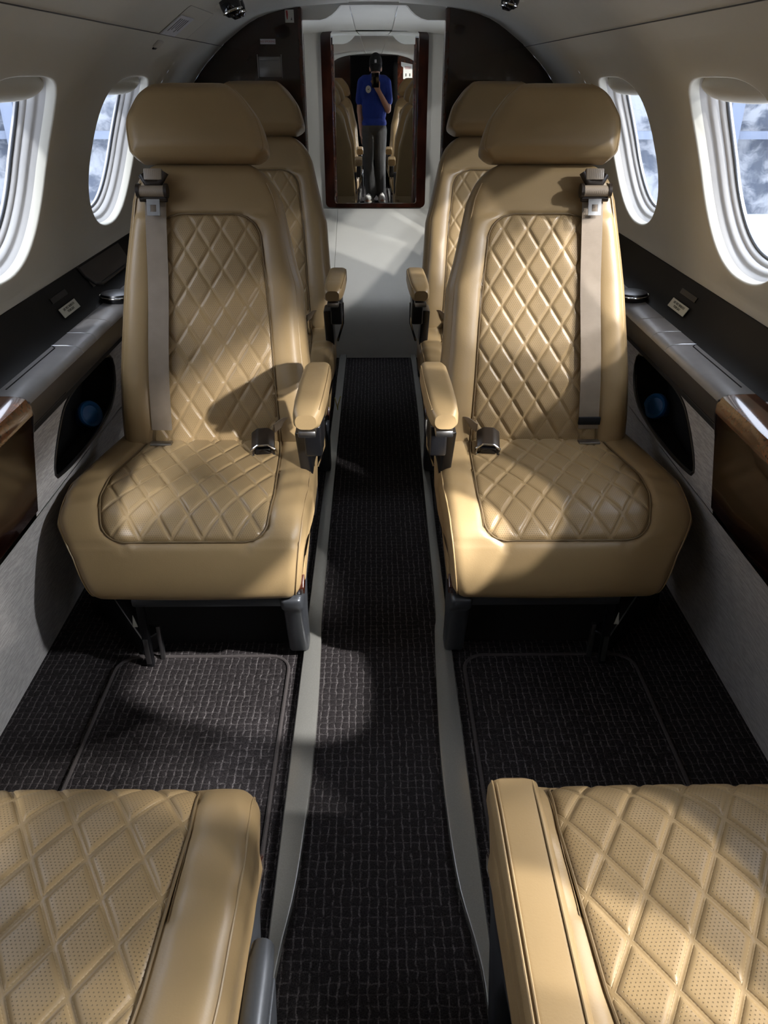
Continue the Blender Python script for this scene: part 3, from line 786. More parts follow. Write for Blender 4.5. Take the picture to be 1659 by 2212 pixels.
# seat rails either side of the aisle (painted metal covers)
for nm,sg,inner in (('trim_1',-1,[(4.0,.140),(3.0,.141),(1.80,.139),(1.62,.139),(1.55,.137),(1.44,.133),(1.25,.128),(1.05,.128),(.83,.137),(.70,.153),(.60,.158),(.2,.158),(-1.2,.158)]),
                    ('trim_2',1,[(4.0,.172),(3.0,.172),(2.4,.160),(1.64,.151),(1.50,.142),(1.35,.135),(1.08,.127),(.84,.134),(.70,.155),(.60,.160),(.2,.160),(-1.2,.160)])):
    pts=catmull([(y,x) for y,x in inner],.03); rows=[]
    for y,x in pts:
        xo=.1735 if sg<0 else float(np.interp(y,[0,2.0,3.0],[.1745,.180,.198])); h=.017
        rows.append([(sg*x,y,0),(sg*x,y,h-.003),(sg*(x+.001),y,h-.001),(sg*(x+.003),y,h),(sg*(xo-.002),y,h),(sg*xo,y,h-.002),(sg*xo,y,0)])
    tag(MB().grid(rows).obj(nm,M['rail'],angle=30),kind='structure')
# carpet hatches with bound edges in the foot wells
for sg,lab in ((-1,'left'),(1,'right')):
    t=thing('floor_mat','bound carpet panel in the %s footwell between the facing seats'%lab,'floor mat',(sg*.40,1.06,.0))
    x0,x1,y0,y1,r=-.205,.196,-.62,.36,.05
    pts=[]
    for cx,cy,a0 in ((x1-r,y1-r,0),(x0+r,y1-r,PI/2),(x0+r,y0+r,PI),(x1-r,y0+r,1.5*PI)):
        for k in range(7): a=a0+PI/2*k/6; pts.append((cx+r*math.cos(a),cy+r*math.sin(a)))
    if sg>0: pts=[(-x,y) for x,y in pts]
    mb=MB().prism(pts,'z',.0005,.004); mb.obj('carpet_panel',M['carpet'],t,smooth=False)
    MB().tube([(x,y,.0045) for x,y in pts],.0042,8,closed=True).obj('bound_edge',M['piping_carpet'],t)
# ---------------------------------------------------------------- side ledges
def side_ledge(sg,lab):
    t=thing('side_ledge','graphite side ledge with cup holder along the %s cabin wall'%lab,'side ledge',(sg*.70,2.0,0))
    def fx(mb):
        # built for the right wall in world space, then moved to local space
        mb.V=[(v[0]-.70,v[1]-2.0,v[2]) for v in mb.V]
        return mb.flipx() if sg<0 else mb
    y0,y1=1.335,3.19
    sec=[(.705,.690),(.672,.690),(.650,.688),(.6415,.683),(.6378,.677),(.637,.6735),(.66,.672),(.705,.672)]
    fsec=[(.66,.672),(.6385,.672),(.6405,.655),(.648,.625),(.655,.615),(.668,.612),(.668,.600),(.72,.600)]
    ys=np.linspace(y0,y1,3)
    def lid(mb,ya,yb,sec=sec):
        n=len(sec); V=[];F=[]
        for y in (ya,yb):
            for x,z in sec: V.append((x,y,z))
        F=[(i,i+1,n+i+1,n+i) for i in range(n-1)]+[tuple(range(n-1,-1,-1)),tuple(range(n,2*n))]
        mb.add(V,F)
    for nm,ya,yb in (('table_lid',y0+.001,1.6385),('ledge_cover',1.6405,1.7345),('ledge_cover',1.7365,1.8485),('ledge_top',1.8505,y1)):
        mb=MB(); lid(mb,ya,yb); fx(mb).obj(nm,M['ledge'],t,angle=35)
    mb=MB(); lid(mb,y0+.001,y1,fsec); fx(mb).obj('front_fascia',M['fascia'],t,angle=35)
    mb=MB().box(.656,.70,y0,y1,.604,.680); fx(mb).obj('ledge_core',M['void'],t)
    for y in (1.6395,1.7355,1.8495):
        fx(MB().tube([(.703,y,.6900),(.672,y,.6900),(.651,y,.6880),(.6415,y,.6825),(.6375,y,.674)],.0011,6)).obj('gap_glint',M['steel'],t)  # bright steel lines paint the highlight on the cover gap edges
    # long seam of the lid, dark pull recess in the fascia
    mb=MB().tube([(.705,1.635,.6903),(.700,1.636,.6905),(.690,1.622,.6905),(.690,1.37,.6905)],.0012,6); fx(mb).obj('lid_seam',M['charcoal'],t)
    mb=MB().add([(.6405+o,1.345,.657) for o in (0,)]+[(.6488,1.345,.622),(.6488,1.535,.622),(.6405,1.495,.657),(.655,1.345,.657),(.660,1.345,.622),(.660,1.535,.622),(.655,1.495,.657)],[(0,1,2,3),(4,5,6,7),(0,1,5,4),(1,2,6,5),(2,3,7,6),(3,0,4,7)]); fx(mb).obj('pull_recess',M['void'],t)
    # charcoal back panel sweeping up to the cream lining
    sec2=[(.700,.6895),(.718,.693),(.735,.706),(.748,.724),(.762,.752),(.770,.770),(.778,.770)]
    mb=MB().grid([[(x,y,z) for y in (y0,1.6,2.04,2.05,y1)] for x,z in sec2]); bp=fx(mb).obj('back_panel',M['charcoal'],t,angle=50)
    mb=MB().prism([(.7515,.737),(.7570,.748),(.7600,.747),(.7540,.735)],'y',1.81,1.91); fx(mb).obj('panel_slot',M['black'],bp)
    if sg<0:
        mb=MB().grid([[(x,y,z) for y in (2.055,2.4)] for x,z in ((.766,.768),(.757,.752),(.744,.726),(.738,.718))]); fx(mb).obj('panel_door',M['fascia'],bp)
        mb=MB().tube([(.769,2.046,.770),(.756,2.050,.746),(.742,2.075,.722),(.737,2.12,.712),(.737,2.4,.712)],.005,8); fx(mb).obj('panel_gap',M['black'],bp)
    # cup holder lid
    mb=MB(); c=(.672,2.03,.700)
    mb.lathe([(.0,.012),(.030,.012),(.040,.010),(.044,.003),(.044,-.004),(.040,-.010)],32,c); ch=fx(mb).obj('cup_holder',M['black'],t)
    mb=MB().tube([(c[0]+.0445*math.cos(a),c[1]+.0445*math.sin(a),c[2]+.003) for a in np.linspace(0,2*PI,40,endpoint=False)],.0022,8,closed=True); fx(mb).obj('cup_rim',M['chrome'],ch)
    # placard with two lines of lettering
    yc=1.858; xm,zm=.7375,.7125; th=math.atan2(.752-.700,.7625-.727)
    ux=Vector((0,-sg,0)); 
    up=Vector((sg*math.cos(math.radians(58)),0,math.sin(math.radians(58)))); nn=ux.cross(up)
    ctr=Vector((sg*(xm-.70),yc-2.0,zm))+nn*.0040
    R4=Matrix.Translation(ctr)@Matrix((ux,up,nn)).transposed().to_4x4()
    mb=MB().box(-.053,.053,-.0115,.0115,-.001,.001,.0008); mb.V=[tuple(R4@Vector(v)) for v in mb.V]
    pl=mb.obj('placard',M['placard'],t,smooth=False)
    text_obj('lettering','LIFE VEST BENEATH\nYOUR SEAT',.0082,M['ink'],pl,R4@Matrix.Translation((0,0,.0011)))
    return t
side_ledge(-1,'left'); side_ledge(1,'right')
# ------------------------------------------------------------- lower sidewalls
def sidewall(sg,lab):
    nm='wall_left' if sg<0 else 'wall_right'; par=wl if sg<0 else wr
    fx=lambda mb:mb.flipx() if sg<0 else mb
    # upper fabric panel x=.67 with pocket hole, lower panel sloping to the floor
    hole=[(.597,1.63),(.601,1.74),(.597,1.85),(.578,1.895),(.53,1.895),(.488,1.86),(.458,1.78),(.449,1.68),(.452,1.55),(.466,1.452),(.478,1.440),(.508,1.456),(.555,1.51),(.584,1.56)]
    hp=[tuple(p) for p in catmull(hole+[hole[0]],.02)][:-1]
    n=len(hp); cz,cy=.53,1.66
    def X(z): return float(np.interp(z,[.40,.455,.47,.612],[.684,.672,.668,.668]))
    y0,y1,z0,z1=1.335,2.05,.436,.612
    rect=[]
    for z,y in hp:
        dz,dy=z-cz,y-cy; t=min(((z1-cz) if dz>0 else (cz-z0))/max(abs(dz),1e-9),((y1-cy) if dy>0 else (cy-y0))/max(abs(dy),1e-9)); rect.append((cz+dz*t,cy+dy*t))
    for a in (z0,z1):
        for b in (y0,y1):
            k=min(range(n),key=lambda q:(rect[q][0]-a)**2+(rect[q][1]-b)**2); rect[k]=(a,b)
    rows=[]
    for f in (0,.5,1): rows.append([(X(r[0]*(1-f)+h[0]*f),r[1]*(1-f)+h[1]*f,r[0]*(1-f)+h[0]*f) for r,h in zip(rect,hp)])
    rows.append([(X(h[0])+.006,h[1],h[0]) for h in hp])
    mb=MB().grid([r+[r[0]] for r in rows])
    mb.grid([[(.668,y,z) for y in (2.05,3.19)] for z in (.436,.612)])
    # ridge and long lower panel
    low=[(.6735,.437),(.677,.430),(.688,.40),(.745,.17),(.778,.05),(.787,.0)]
    mb.grid([[(x,y,z) for y in np.linspace(-.4,3.19,8)] for x,z in low])
    lp=fx(mb).obj('lower_panel',M['fabric'],par,angle=35)
    mb=MB().grid([[(X(h[0])+.004,h[1],h[0]) for h in hp+[hp[0]]],[(.702,h[1],h[0]-(.045 if h[0]<.53 else 0)*min(1,(.53-h[0])/.05)) for h in hp+[hp[0]]],[(.755,h[1],h[0]-(.045 if h[0]<.53 else 0)*min(1,(.53-h[0])/.05)) for h in hp+[hp[0]]],[(.757,1.66,.53)]*(n+1)])
    fx(mb).obj('pocket_lining',M['void'],lp,angle=40)
    mb=MB().tube([(X(h[0])+.001,h[1],h[0]) for h in hp],.004,8,closed=True); fx(mb).obj('pocket_lip',M['black'],lp)
sidewall(-1,'left'); sidewall(1,'right')
# polished wood consoles forward of the ledges
def console(sg,lab,desc):
    t=thing('wood_console',desc,'console',(sg*.70,.40,0))
    def fx(mb):
        mb.V=[(v[0]-.70,v[1]-.40,v[2]) for v in mb.V]
        return mb.flipx() if sg<0 else mb
    sec=[(.775,.690),(.690,.690),(.655,.689),(.640,.684),(.633,.672),(.634,.655),(.640,.620),(.650,.56),(.660,.50),(.668,.452),(.70,.446),(.775,.446)]
    top=[p for p in sec if p[1]>=.67]; ys=[-.35,.3,.8,1.20,1.333]
    n=len(sec)
    V=[];F=[]
    for y in (-.35,1.332):
        for x,z in sec: V.append((x,y,z))
    F=[(i,(i+1)%n,n+(i+1)%n,n+i) for i in range(n)]+[tuple(range(n-1,-1,-1)),tuple(range(n,2*n))]
    fx(MB().add(V,F)).obj('console_body',M['wood'],t,bevel=.0008,angle=25)
    m2=[(.775,.6915),(.690,.6915),(.655,.6905),(.6395,.6855),(.6322,.672),(.633,.655),(.6345,.655),(.6345,.672),(.641,.6835),(.655,.6885),(.775,.6895)]
    n=len(m2); V=[]
    for y in (-.35,1.3315):
        for x,z in m2: V.append((x,y,z))
    F=[(i,(i+1)%n,n+(i+1)%n,n+i) for i in range(n)]+[tuple(range(n-1,-1,-1)),tuple(range(n,2*n))]
    fx(MB().add(V,F)).obj('burl_top',M['burl'],t,angle=35)
    mb=MB().prism([(.775,.69),(.655,.688),(.634,.680),(.632,.655),(.642,.61),(.775,.61)],'y',1.3322,1.3345); fx(mb).obj('end_strip',M['gunmetal'],t)
    mb=MB().grid([[(x,y,z) for y in (-.35,.5,1.333)] for x,z in ((.700,.6918),(.718,.694),(.735,.706),(.748,.724),(.762,.752),(.770,.770),(.778,.770))]); fx(mb).obj('back_panel',M['charcoal'],t,angle=50)
    if sg>0:
        mb=MB().box(.700,.722,1.17,1.29,.6916,.6928,.0004); fx(mb).obj('air_grille',M['greyplacard'],t,smooth=False)
console(-1,'left','polished wood side console under the front window beside the near left seat')
console(1,'right','polished wood side console with silver strip beside the near right seat')
# blue objects tucked in the two pockets
def roll(sg,label):
    t=thing('blue_cap',label,'bottle cap',(sg*.722,1.815 if sg<0 else 1.845,.458 if sg<0 else .462))
    Rm=Vector((-.75*sg,-.45,.35)).to_track_quat('Z','Y').to_matrix().to_4x4()
    mb=MB().lathe([(.020,-.045),(.024,-.04),(.024,-.004),(.031,-.003),(.034,.002),(.034,.008),(.031,.012),(.026,.011),(.022,.007),(.0,.006)],32,(0,0,0),'z',Rm); mb.obj('cap_body',M['blueplastic'],t,angle=40)
roll(-1,'round blue lid lying in the black pocket of the left sidewall'); roll(1,'round blue lid barely visible in the shaded right sidewall pocket')
# ---------------------------------------------------------------- aft bulkhead
def bulk_outline(inset=0):
    pts=[(.79,0.0)]+[(p[0],p[1]) for p in PR[1::4]]+[(p[0],p[1]) for p in cp[1::3]]
    return pts
for nm,sg in (('wall_aft_left',-1),('wall_aft_right',1)):
    out=[(sg*x,z) for x,z in bulk_outline() if x>.258]; zt=float(np.interp(.256,cp[::-1,0],cp[::-1,1]))
    poly=[(sg*.256,0)]+out+[(sg*.256,zt)]
    b=MB().prism(poly,'y',3.20,3.235).obj(nm,M['wood'],smooth=False); tag(b,kind='structure')
    MB().box(min(sg*.252,sg*.268),max(sg*.252,sg*.268),3.188,3.245,0.0,zt-.002,.004).obj('edge_moulding',M['redwood'],b)
# header that closes the opening with scooped corners
pts=[(-.256,1.374),(-.191,1.374),(-.17,1.379),(-.15,1.389),(-.133,1.402),(-.121,1.415),(-.115,1.4185),(0,1.4195),(.115,1.4185),(.121,1.415),(.133,1.402),(.15,1.389),(.17,1.379),(.191,1.374),(.256,1.374)]
V=[];F=[]
for y in (3.236,3.29):
    for x,z in pts: V.append((x,y,z))
    for x,z in pts: V.append((x,y,1.44))
n=len(pts)
for o in (0,2*n):
    F+=[(o+i,o+i+1,o+n+i+1,o+n+i) for i in range(n-1)]
F+=[(i,i+1,2*n+i+1,2*n+i) for i in range(n-1)]+[(n+i,n+i+1,3*n+i+1,3*n+i) for i in range(n-1)]
tag(mobj('trim_3',V,F,M['cream'],smooth=False),kind='structure')
# lavatory compartment beyond
mb=MB()
mb.grid([[(x,4.44,z) for z in (0,1.45)] for x in (-.56,.56)]); tag(mb.obj('wall_aft',M['white'],smooth=False),kind='structure')
LW=(3.30,3.92,.74,1.18)  # unseen lavatory openings; left one added, both enlarged to light the compartment
for sg,nm,num in ((-1,'wall_lavatory_left',10),(1,'wall_lavatory_right',9)):
    mb=MB()
    for y0,y1,z0,z1 in ((3.235,LW[0],0,1.45),(LW[1],4.44,0,1.45),(LW[0],LW[1],0,LW[2]),(LW[0],LW[1],LW[3],1.45)):
        mb.grid([[(sg*.55,y,z) for y in (y0,y1)] for z in (z0,z1)])
    tag(mb.obj(nm,M['white'],smooth=False),kind='structure')
    w=MB().box(.545,.575,LW[0]-.015,LW[0],LW[2]-.015,LW[3]+.015)
    for a in ((LW[1],LW[1]+.015,LW[2]-.015,LW[3]+.015),(LW[0],LW[1],LW[2]-.015,LW[2]),(LW[0],LW[1],LW[3],LW[3]+.015)): w.box(.545,.575,*a)
    if sg<0: w.flipx()
    w=w.obj('window_%d'%num,M['winframe']); tag(w,kind='structure')
    g=MB().box(.558,.562,LW[0],LW[1],LW[2],LW[3])
    if sg<0: g.flipx()
    g.obj('window_pane',M['glass'],w)
mb=MB(); zc=1.392
for x0,x1,dz in ((-.56,-.0885,0),(-.0875,.0875,.003),(.0885,.56,0)):
    mb.grid([[(x,y,1.4235-(y-3.236)*.0255+dz-.05*max(0,abs(x)-.09)**2*4) for y in (3.236,4.44)] for x in np.linspace(x0,x1,9)])
mb.grid([[(x,y,1.4235-(y-3.236)*.0255+.004) for y in (3.236,4.44)] for x in (-.0886,.0886)])
tag(mb.obj('ceiling_lavatory',M['cream'],smooth=True,angle=20),kind='structure')
t=thing('lavatory_bench','ivory lavatory bench with curved front standing below the mirror','bench',(0,3.65,0))
bpf=catmull([(.004,0),(.003,.10),(.004,.20),(.020,.262),(.07,.302),(.16,.345),(.30,.402),(.46,.462),(.62,.522),(.77,.578)],.03)
for nm,x0,x1 in (('side_panel',-.54,-.1995),('bench_front',-.198,.54)):
    rows=[[(x,y,z) for x in (x0,x0+.002,x1-.002,x1)] for y,z in bpf]
    mb=MB().grid(rows); n=len(bpf)
    mb.grid([[(x,.785,0) for x in (x0,x0+.002,x1-.002,x1)],[(x,.785,.578) for x in (x0,x0+.002,x1-.002,x1)]])
    for x in (x0,x1): mb.add([(x,y,z) for y,z in bpf]+[(x,.785,.578),(x,.785,0)],[tuple(range(n+2))])
    mb.obj(nm,M['white'],t,angle=35)
# mirror
def rrect(w0,w1,h0,h1,r,n=6):
    p=[]
    for cx,cz,a0 in ((w1-r,h1-r,0),(w0+r,h1-r,PI/2),(w0+r,h0+r,PI),(w1-r,h0+r,1.5*PI)):
        for k in range(n+1): a=a0+PI/2*k/n; p.append((cx+r*math.cos(a),cz+r*math.sin(a)))
    return p
t=thing('wall_mirror','tall rounded mirror in a dark wood frame on the aft wall','mirror',(0,4.437,.99))
o=rrect(-.262,.270,-.405,.402,.025); i=rrect(-.212,.222,-.385,.402,.012)
V=[];F=[];n=len(o)
for y,p in ((0,o),(-.022,o),(-.022,i),(-.004,i)):
    for x,z in p: V.append((x,y,z))
for a in range(3):
    for k in range(n): F.append((a*n+k,a*n+(k+1)%n,(a+1)*n+(k+1)%n,(a+1)*n+k))
mobj('mirror_frame',V,F,M['wood'],t,angle=40)
MB().prism(rrect(-.2125,.2225,-.3855,.4025,.012),'y',-.008,-.003).obj('mirror_glass',M['mirror'],t,smooth=False)
# bulkhead fittings
BR=Matrix(((1,0,0),(0,0,-1),(0,1,0))).to_4x4()   # text plane facing -Y
t=thing('no_smoking_placard','small white lettered strip above the grey square on dark wood','placard',(-.376,3.1985,1.307))
MB().box(-.027,.027,-.0015,.0015,-.008,.008,.0006).obj('placard_plate',M['greyplacard'],t,smooth=False)
text_obj('lettering','NO SMOKING',.0085,M['redink'],t,Matrix.Translation((0,-.0018,0))@BR)
t=thing('wall_cover','square grey hinged cover set in the dark wood bulkhead','cover',(-.374,3.198,1.230))
MB().box(-.040,.040,-.003,.003,-.033,.031,.002).obj('cover_plate',M['greymetal'],t)
MB().box(-.036,.036,-.008,-.002,.018,.030,.003).obj('cover_hinge',M['greymetal'],t)
for sx in (-1,1): MB().box(sx*.0425-.001,sx*.0425+.001,-.006,.002,-.036,.038,.0005).obj('cover_rail',M['steel'],t)
t=thing('warning_placard','white card with red mark beside the bulkhead opening top left','placard',(-.295,3.1985,1.383))
MB().box(-.0155,.0155,-.0015,.0015,-.0195,.0195,.001).obj('placard_plate',M['placard'],t,smooth=False)
MB().prism([(-.012,.016),(-.006,.017),(-.0045,.006),(-.006,-.009),(-.009,-.010),(-.011,0)],'y',-.0022,-.0016).obj('red_mark',M['redink'],t,smooth=False)
MB().prism([(.004,-.012),(.007,-.002),(.0095,-.012)],'y',-.0022,-.0016).obj('small_mark',M['ink'],t,smooth=False)
# ---------------------------------------------------------------- overhead fittings
def ceil_frame(x,Y):
    """frame on the ceiling shoulder: local z points into the cabin"""
    ax=abs(x); i=int(np.argmin(np.abs(np.concatenate([PR[:,0],cp[:,0]])-ax))); q=np.concatenate([PR,cp]); p=q[i]; tg=q[min(i+1,len(q)-1)]-q[max(i-1,0)]; tg/=np.linalg.norm(tg)
    sg=1 if x>0 else -1
    n=Vector((-tg[1]*sg,0,tg[0])); n=n if n.z<0 else -n
    vy=Vector((0,1,0)); vx=vy.cross(n)
    return Matrix.Translation((sg*p[0],Y,p[1]))@Matrix((vx,vy,n)).transposed().to_4x4()
def gasper(x,Y,label,sc=1.):
    t=thing('air_vent',label,'air vent'); t.matrix_world=ceil_frame(x,Y)@Matrix.Scale(sc,4)
    mb=MB().lathe([(0,-.004),(.040,-.004),(.040,.002),(.030,.004),(.0,.004)],28); mb.obj('vent_base',M['cream'],t)
    for dx,dy,r in ((0,-.035,.021),(0,.035,.019)):
        mb=MB().lathe([(0,.0),(r,.0),(r,.012),(r*.9,.024),(r*.6,.030),(r*.55,.024),(0,.022)],24,(dx,dy,0)); v=mb.obj('vent_nozzle',M['phoneglass'],t)
        MB().tube([(dx+r*.92*math.cos(a),dy+r*.92*math.sin(a),.022) for a in np.linspace(0,2*PI,28,endpoint=False)],.0022,8,closed=True).obj('nozzle_ring',M['chrome'],v)
gasper(-.395,2.55,'black air nozzles with chrome rings on the left ceiling',1.35); gasper(.372,2.50,'black air nozzles with chrome rings on the right ceiling')
t=thing('oxygen_placard','silver instruction placard stuck on the left ceiling shoulder','placard'); t.matrix_world=ceil_frame(-.512,2.36)@Matrix.Translation((0,0,.0026))
MB().box(-.035,.035,-.075,.075,-.001,.0015,.0007).obj('placard_plate',M['greyplacard'],t,smooth=False)
for k in range(5): MB().box(-.026,.020-.006*(k%3),-.055+k*.022,-.049+k*.022,.0015,.002).obj('printed_line',M['gunmetal'],t,smooth=False)
t=thing('ceiling_latch','small white latch with dark slot below the silver placard','latch'); t.matrix_world=ceil_frame(-.560,2.345)
MB().box(-.012,.010,-.03,.02,-.001,.006,.003).obj('latch_body',M['white'],t); MB().box(.008,.018,-.012,.020,-.001,.003,.001).obj('latch_slot',M['black'],t)
t=thing('mask_door','flush mask door outlined by a thin gap in the left ceiling','panel'); t.matrix_world=ceil_frame(-.50,2.44)
p=rrect(-.055,.055,-.16,.16,.012)
MB().prism(p,'z',-.0005,.0015).obj('door_panel',M['cream'],t,smooth=False)
MB().tube([(x,y,.001) for x,y in p],.0007,6,closed=True).obj('door_gap',M['greymetal'],t)
t=thing('safety_wire','yellow twisted wire tie on the left rail by the rear seat','wire tie',(-.155,2.93,.017))
MB().tube([(-.010,0,.055),(-.002,.0,.022),(0,0,.0),(.003,0,.024),(.014,0,.06)],.0017,6).obj('wire',M['yellow'],t)

mb=MB().grid([[(x,y,z) for y in (-2.6,4.5)] for x,z in ((-.80,1.24),(-.66,1.36),(-.45,1.455),(0,1.475),(.45,1.455),(.66,1.36),(.80,1.24))])  # unseen roof skin, added to stop light leaking in above the ceiling
tag(mb.obj('trim_4',M['whitepaint']),kind='structure')
# ---------------------------------------------------------------- forward end (seen in the mirror)
for nm,sg in (('wall_front_left',-1),('wall_front_right',1)):
    out=[(sg*x,z) for x,z in bulk_outline() if x>.27]; zt=float(np.interp(.27,cp[::-1,0],cp[::-1,1]))
    b=MB().prism([(sg*.27,0)]+out+[(sg*.27,zt)],'y',-1.335,-1.30).obj(nm,M['redwood'] if sg>0 else M['wood'],smooth=False); tag(b,kind='structure')  # right half takes a lighter wood to paint in its sunlit look
t=thing('instruction_card','white instruction card taped to the sunlit forward wood bulkhead','card',(.385,-1.300,1.26))
FR=Matrix(((-1,0,0),(0,0,1),(0,1,0))).to_4x4()
MB().prism([(-.075,.085),(.055,.06),(.055,-.09),(-.05,-.085),(-.05,.03),(-.075,.045)],'y',0,.002).obj('card_sheet',M['logo'],t,smooth=False)
MB().box(-.035,.04,.002,.0025,.03,.036).obj('red_line',M['redink'],t,smooth=False); MB().box(-.03,.035,.002,.0025,.015,.02).obj('red_line',M['redink'],t,smooth=False)
MB().box(.02,.032,.002,.0025,-.06,-.03).obj('pictogram',M['ink'],t,smooth=False); MB().box(-.025,-.013,.002,.0025,-.06,-.03).obj('pictogram',M['ink'],t,smooth=False)
mb=MB().grid([[(x,-2.5,z) for z in (0,1.45)] for x in (-.8,.8)]); tag(mb.obj('wall_front',M['charcoal'],smooth=False),kind='structure')
for sg,nm in ((-1,'wall_cockpit_left'),(1,'wall_cockpit_right')):
    mb=MB().grid([[(sg*.79,y,z) for z in (0,1.45)] for y in (-2.5,-1.335)]); tag(mb.obj(nm,M['charcoal'],smooth=False),kind='structure')
mb=MB().grid([[(x,y,1.43) for y in (-2.5,YF)] for x in (-.8,.8)]); tag(mb.obj('ceiling_cockpit',M['cream'],smooth=False),kind='structure')
# entry door surround
mb=MB()
for y0,y1,z0,z1 in ((DOOR[0]-.03,DOOR[0]+.0,0,1.27),(DOOR[1],DOOR[1]+.03,0,1.27),(DOOR[0]-.03,DOOR[1]+.03,1.245,1.275)):
    mb.box(.60 if z0>1 else .74,.86,y0,y1,z0,z1,.006)
tag(mb.obj('door_1',M['cream']),kind='structure')
# ---------------------------------------------------------------- seats
A=make_seat('cabin_seat',False); Bt=make_seat('cabin_seat',True,keeper=True)
def place(o,x,y,rz,label):
    o.location=(x,y,0); o.rotation_euler=(0,0,rz); tag(o,label,'seat','quilted tan leather cabin seats')
place(A,-.400,1.30,0,'tan quilted leather seat on the left facing the camera, belt down its left side')
place(Bt,.400,1.30,0,'tan quilted leather seat on the right facing the camera, belt down its right side')
place(copy_tree(A),-.395,2.25,0,'tan leather seat at the back left, half hidden behind the left seat')
place(copy_tree(Bt),.405,2.25,0,'tan leather seat at the back right, half hidden behind the right seat')
place(make_seat('cabin_seat',True,'L'),-.405,.725,PI,'nearest left tan seat, its quilted cushion cut by the bottom edge')
place(make_seat('cabin_seat',False,'R'),.398,.725,PI,'nearest right tan seat, brightly lit quilted cushion at the bottom edge')
# ---------------------------------------------------------------- the photographer (in the mirror)
def capsule(mb,a,b,ra,rb,n=12):
    a=np.array(a,float); b=np.array(b,float); d=b-a; L=np.linalg.norm(d); k=5
    pts=[];rad=[]
    u=d/L
    for i in range(k): t=-math.cos(PI/2*i/k)*ra; pts.append(a+u*t); rad.append(max(1e-4,math.sqrt(max(0,ra*ra-t*t))))
    for i in range(0,5): f=i/4; pts.append(a+d*f); rad.append(ra+(rb-ra)*f)
    for i in range(1,k+1): t=math.sin(PI/2*i/k)*rb; pts.append(b+u*t); rad.append(max(1e-4,math.sqrt(max(0,rb*rb-t*t))))
    return mb.tube(pts,0,n,radii=rad)
P=thing('person','person in a blue T-shirt, grey jeans and black cap photographing in the mirror','person',(0.0,-.17,0)); P.scale=(.82,1,1)
hd=(.020,-.045,1.300)    # head centre
b=MB()
tilt=Matrix.Rotation(math.radians(28),4,'X')
# head bowed toward the phone (+y is forward)
b.ell(hd,(.070,.088,.098),20,14,tilt); b.ell((hd[0],hd[1]+.028,hd[2]-.055),(.054,.058,.056),16,12,tilt)
b.ell((hd[0],hd[1]+.098,hd[2]-.028),(.012,.018,.020),10,8,tilt); b.ell((hd[0],hd[1]+.085,hd[2]-.066),(.022,.010,.007),10,8)
for s in (-1,1): b.ell((hd[0]+s*.071,hd[1]-.01,hd[2]-.03),(.010,.020,.030),10,8); b.ell((hd[0]+s*.028,hd[1]+.070,hd[2]-.004),(.022,.012,.010),10,8)
capsule(b,(.012,-.085,1.16),(.018,-.06,1.26),.056,.052)
b.ell((0,-.10,1.06),(.165,.095,.15)); b.ell((0,-.095,.88),(.140,.085,.17)); b.ell((.0,-.09,.72),(.145,.088,.10))
# legs
LEG=(((.075,-.09,.70),(.075,-.05,.40),(.085,-.08,.07)),((-.075,-.09,.70),(-.085,-.02,.40),(-.045,-.05,.07)))
for h,k_,f_ in LEG: capsule(b,h,k_,.078,.056); capsule(b,k_,f_,.054,.036)
for (x,y,z),dx in (((.085,-.08,.05),.15),((-.045,-.05,.05),-.45)): capsule(b,(x,y-.02,.035),(x+dx*.12,y+.15,.03),.034,.030)
# right-hand side of picture: bent arm holding the phone; other arm hangs
sh,el,wr_=(.165,-.10,1.13),(.175,-.06,.90),(.052,.045,1.075)
capsule(b,sh,el,.050,.040); capsule(b,el,wr_,.040,.026)
sh2,el2,wr2=(-.160,-.11,1.13),(-.185,-.15,.88),(-.165,-.10,.66)
capsule(b,sh2,el2,.050,.040); capsule(b,el2,wr2,.038,.026)
def hand(b,w,fwd,up,side,curl,s=1):
    w,fwd,up,side=[np.array(v,float) for v in (w,fwd,up,side)]
    for k in range(3): capsule(b,w+side*(.012*(k-1)),w+fwd*.075+side*(.022*(k-1)),.018,.013,10)
    for k,L in enumerate((.062,.072,.068,.052)):
        base=w+fwd*.080+side*((k-1.5)*.0195); p=base; ang=0
        for seg,fr in enumerate((.46,.31,.23)):
            ang+=curl; d=fwd*math.cos(ang)+up*math.sin(ang); q=p+d*L*fr; capsule(b,p,q,.0088-.0006*seg,.0084-.0008*seg,8); p=q
    t0=w+fwd*.022+side*(-.026*s); t1=t0+(fwd*.55+side*(-.6*s)+up*.45)*.040; t2=t1+(fwd*.75+up*.55)*.032
    capsule(b,t0,t1,.0115,.010,8); capsule(b,t1,t2,.0098,.0085,8)
def nrm(v): v=np.array(v,float); return v/np.linalg.norm(v)
f1=nrm(np.array([.0,.012,1.155])-np.array(wr_)); s1=nrm(np.cross(f1,[0,1,0])); u1=np.cross(s1,f1)
hand(b,wr_,f1,u1 if u1[1]>0 else -u1,s1,.45,1)
hand(b,wr2,(0.05,.15,-.985),(.9,.2,.1),(0,1,.15),.28,-1)
body=remeshed('body',b,.006,M['skin'],P,3)
for s in (-1,1): MB().ell((hd[0]+s*.027,hd[1]+.086,hd[2]-.012),(.011,.008,.007),10,8).obj('eye',M['eye'],P)
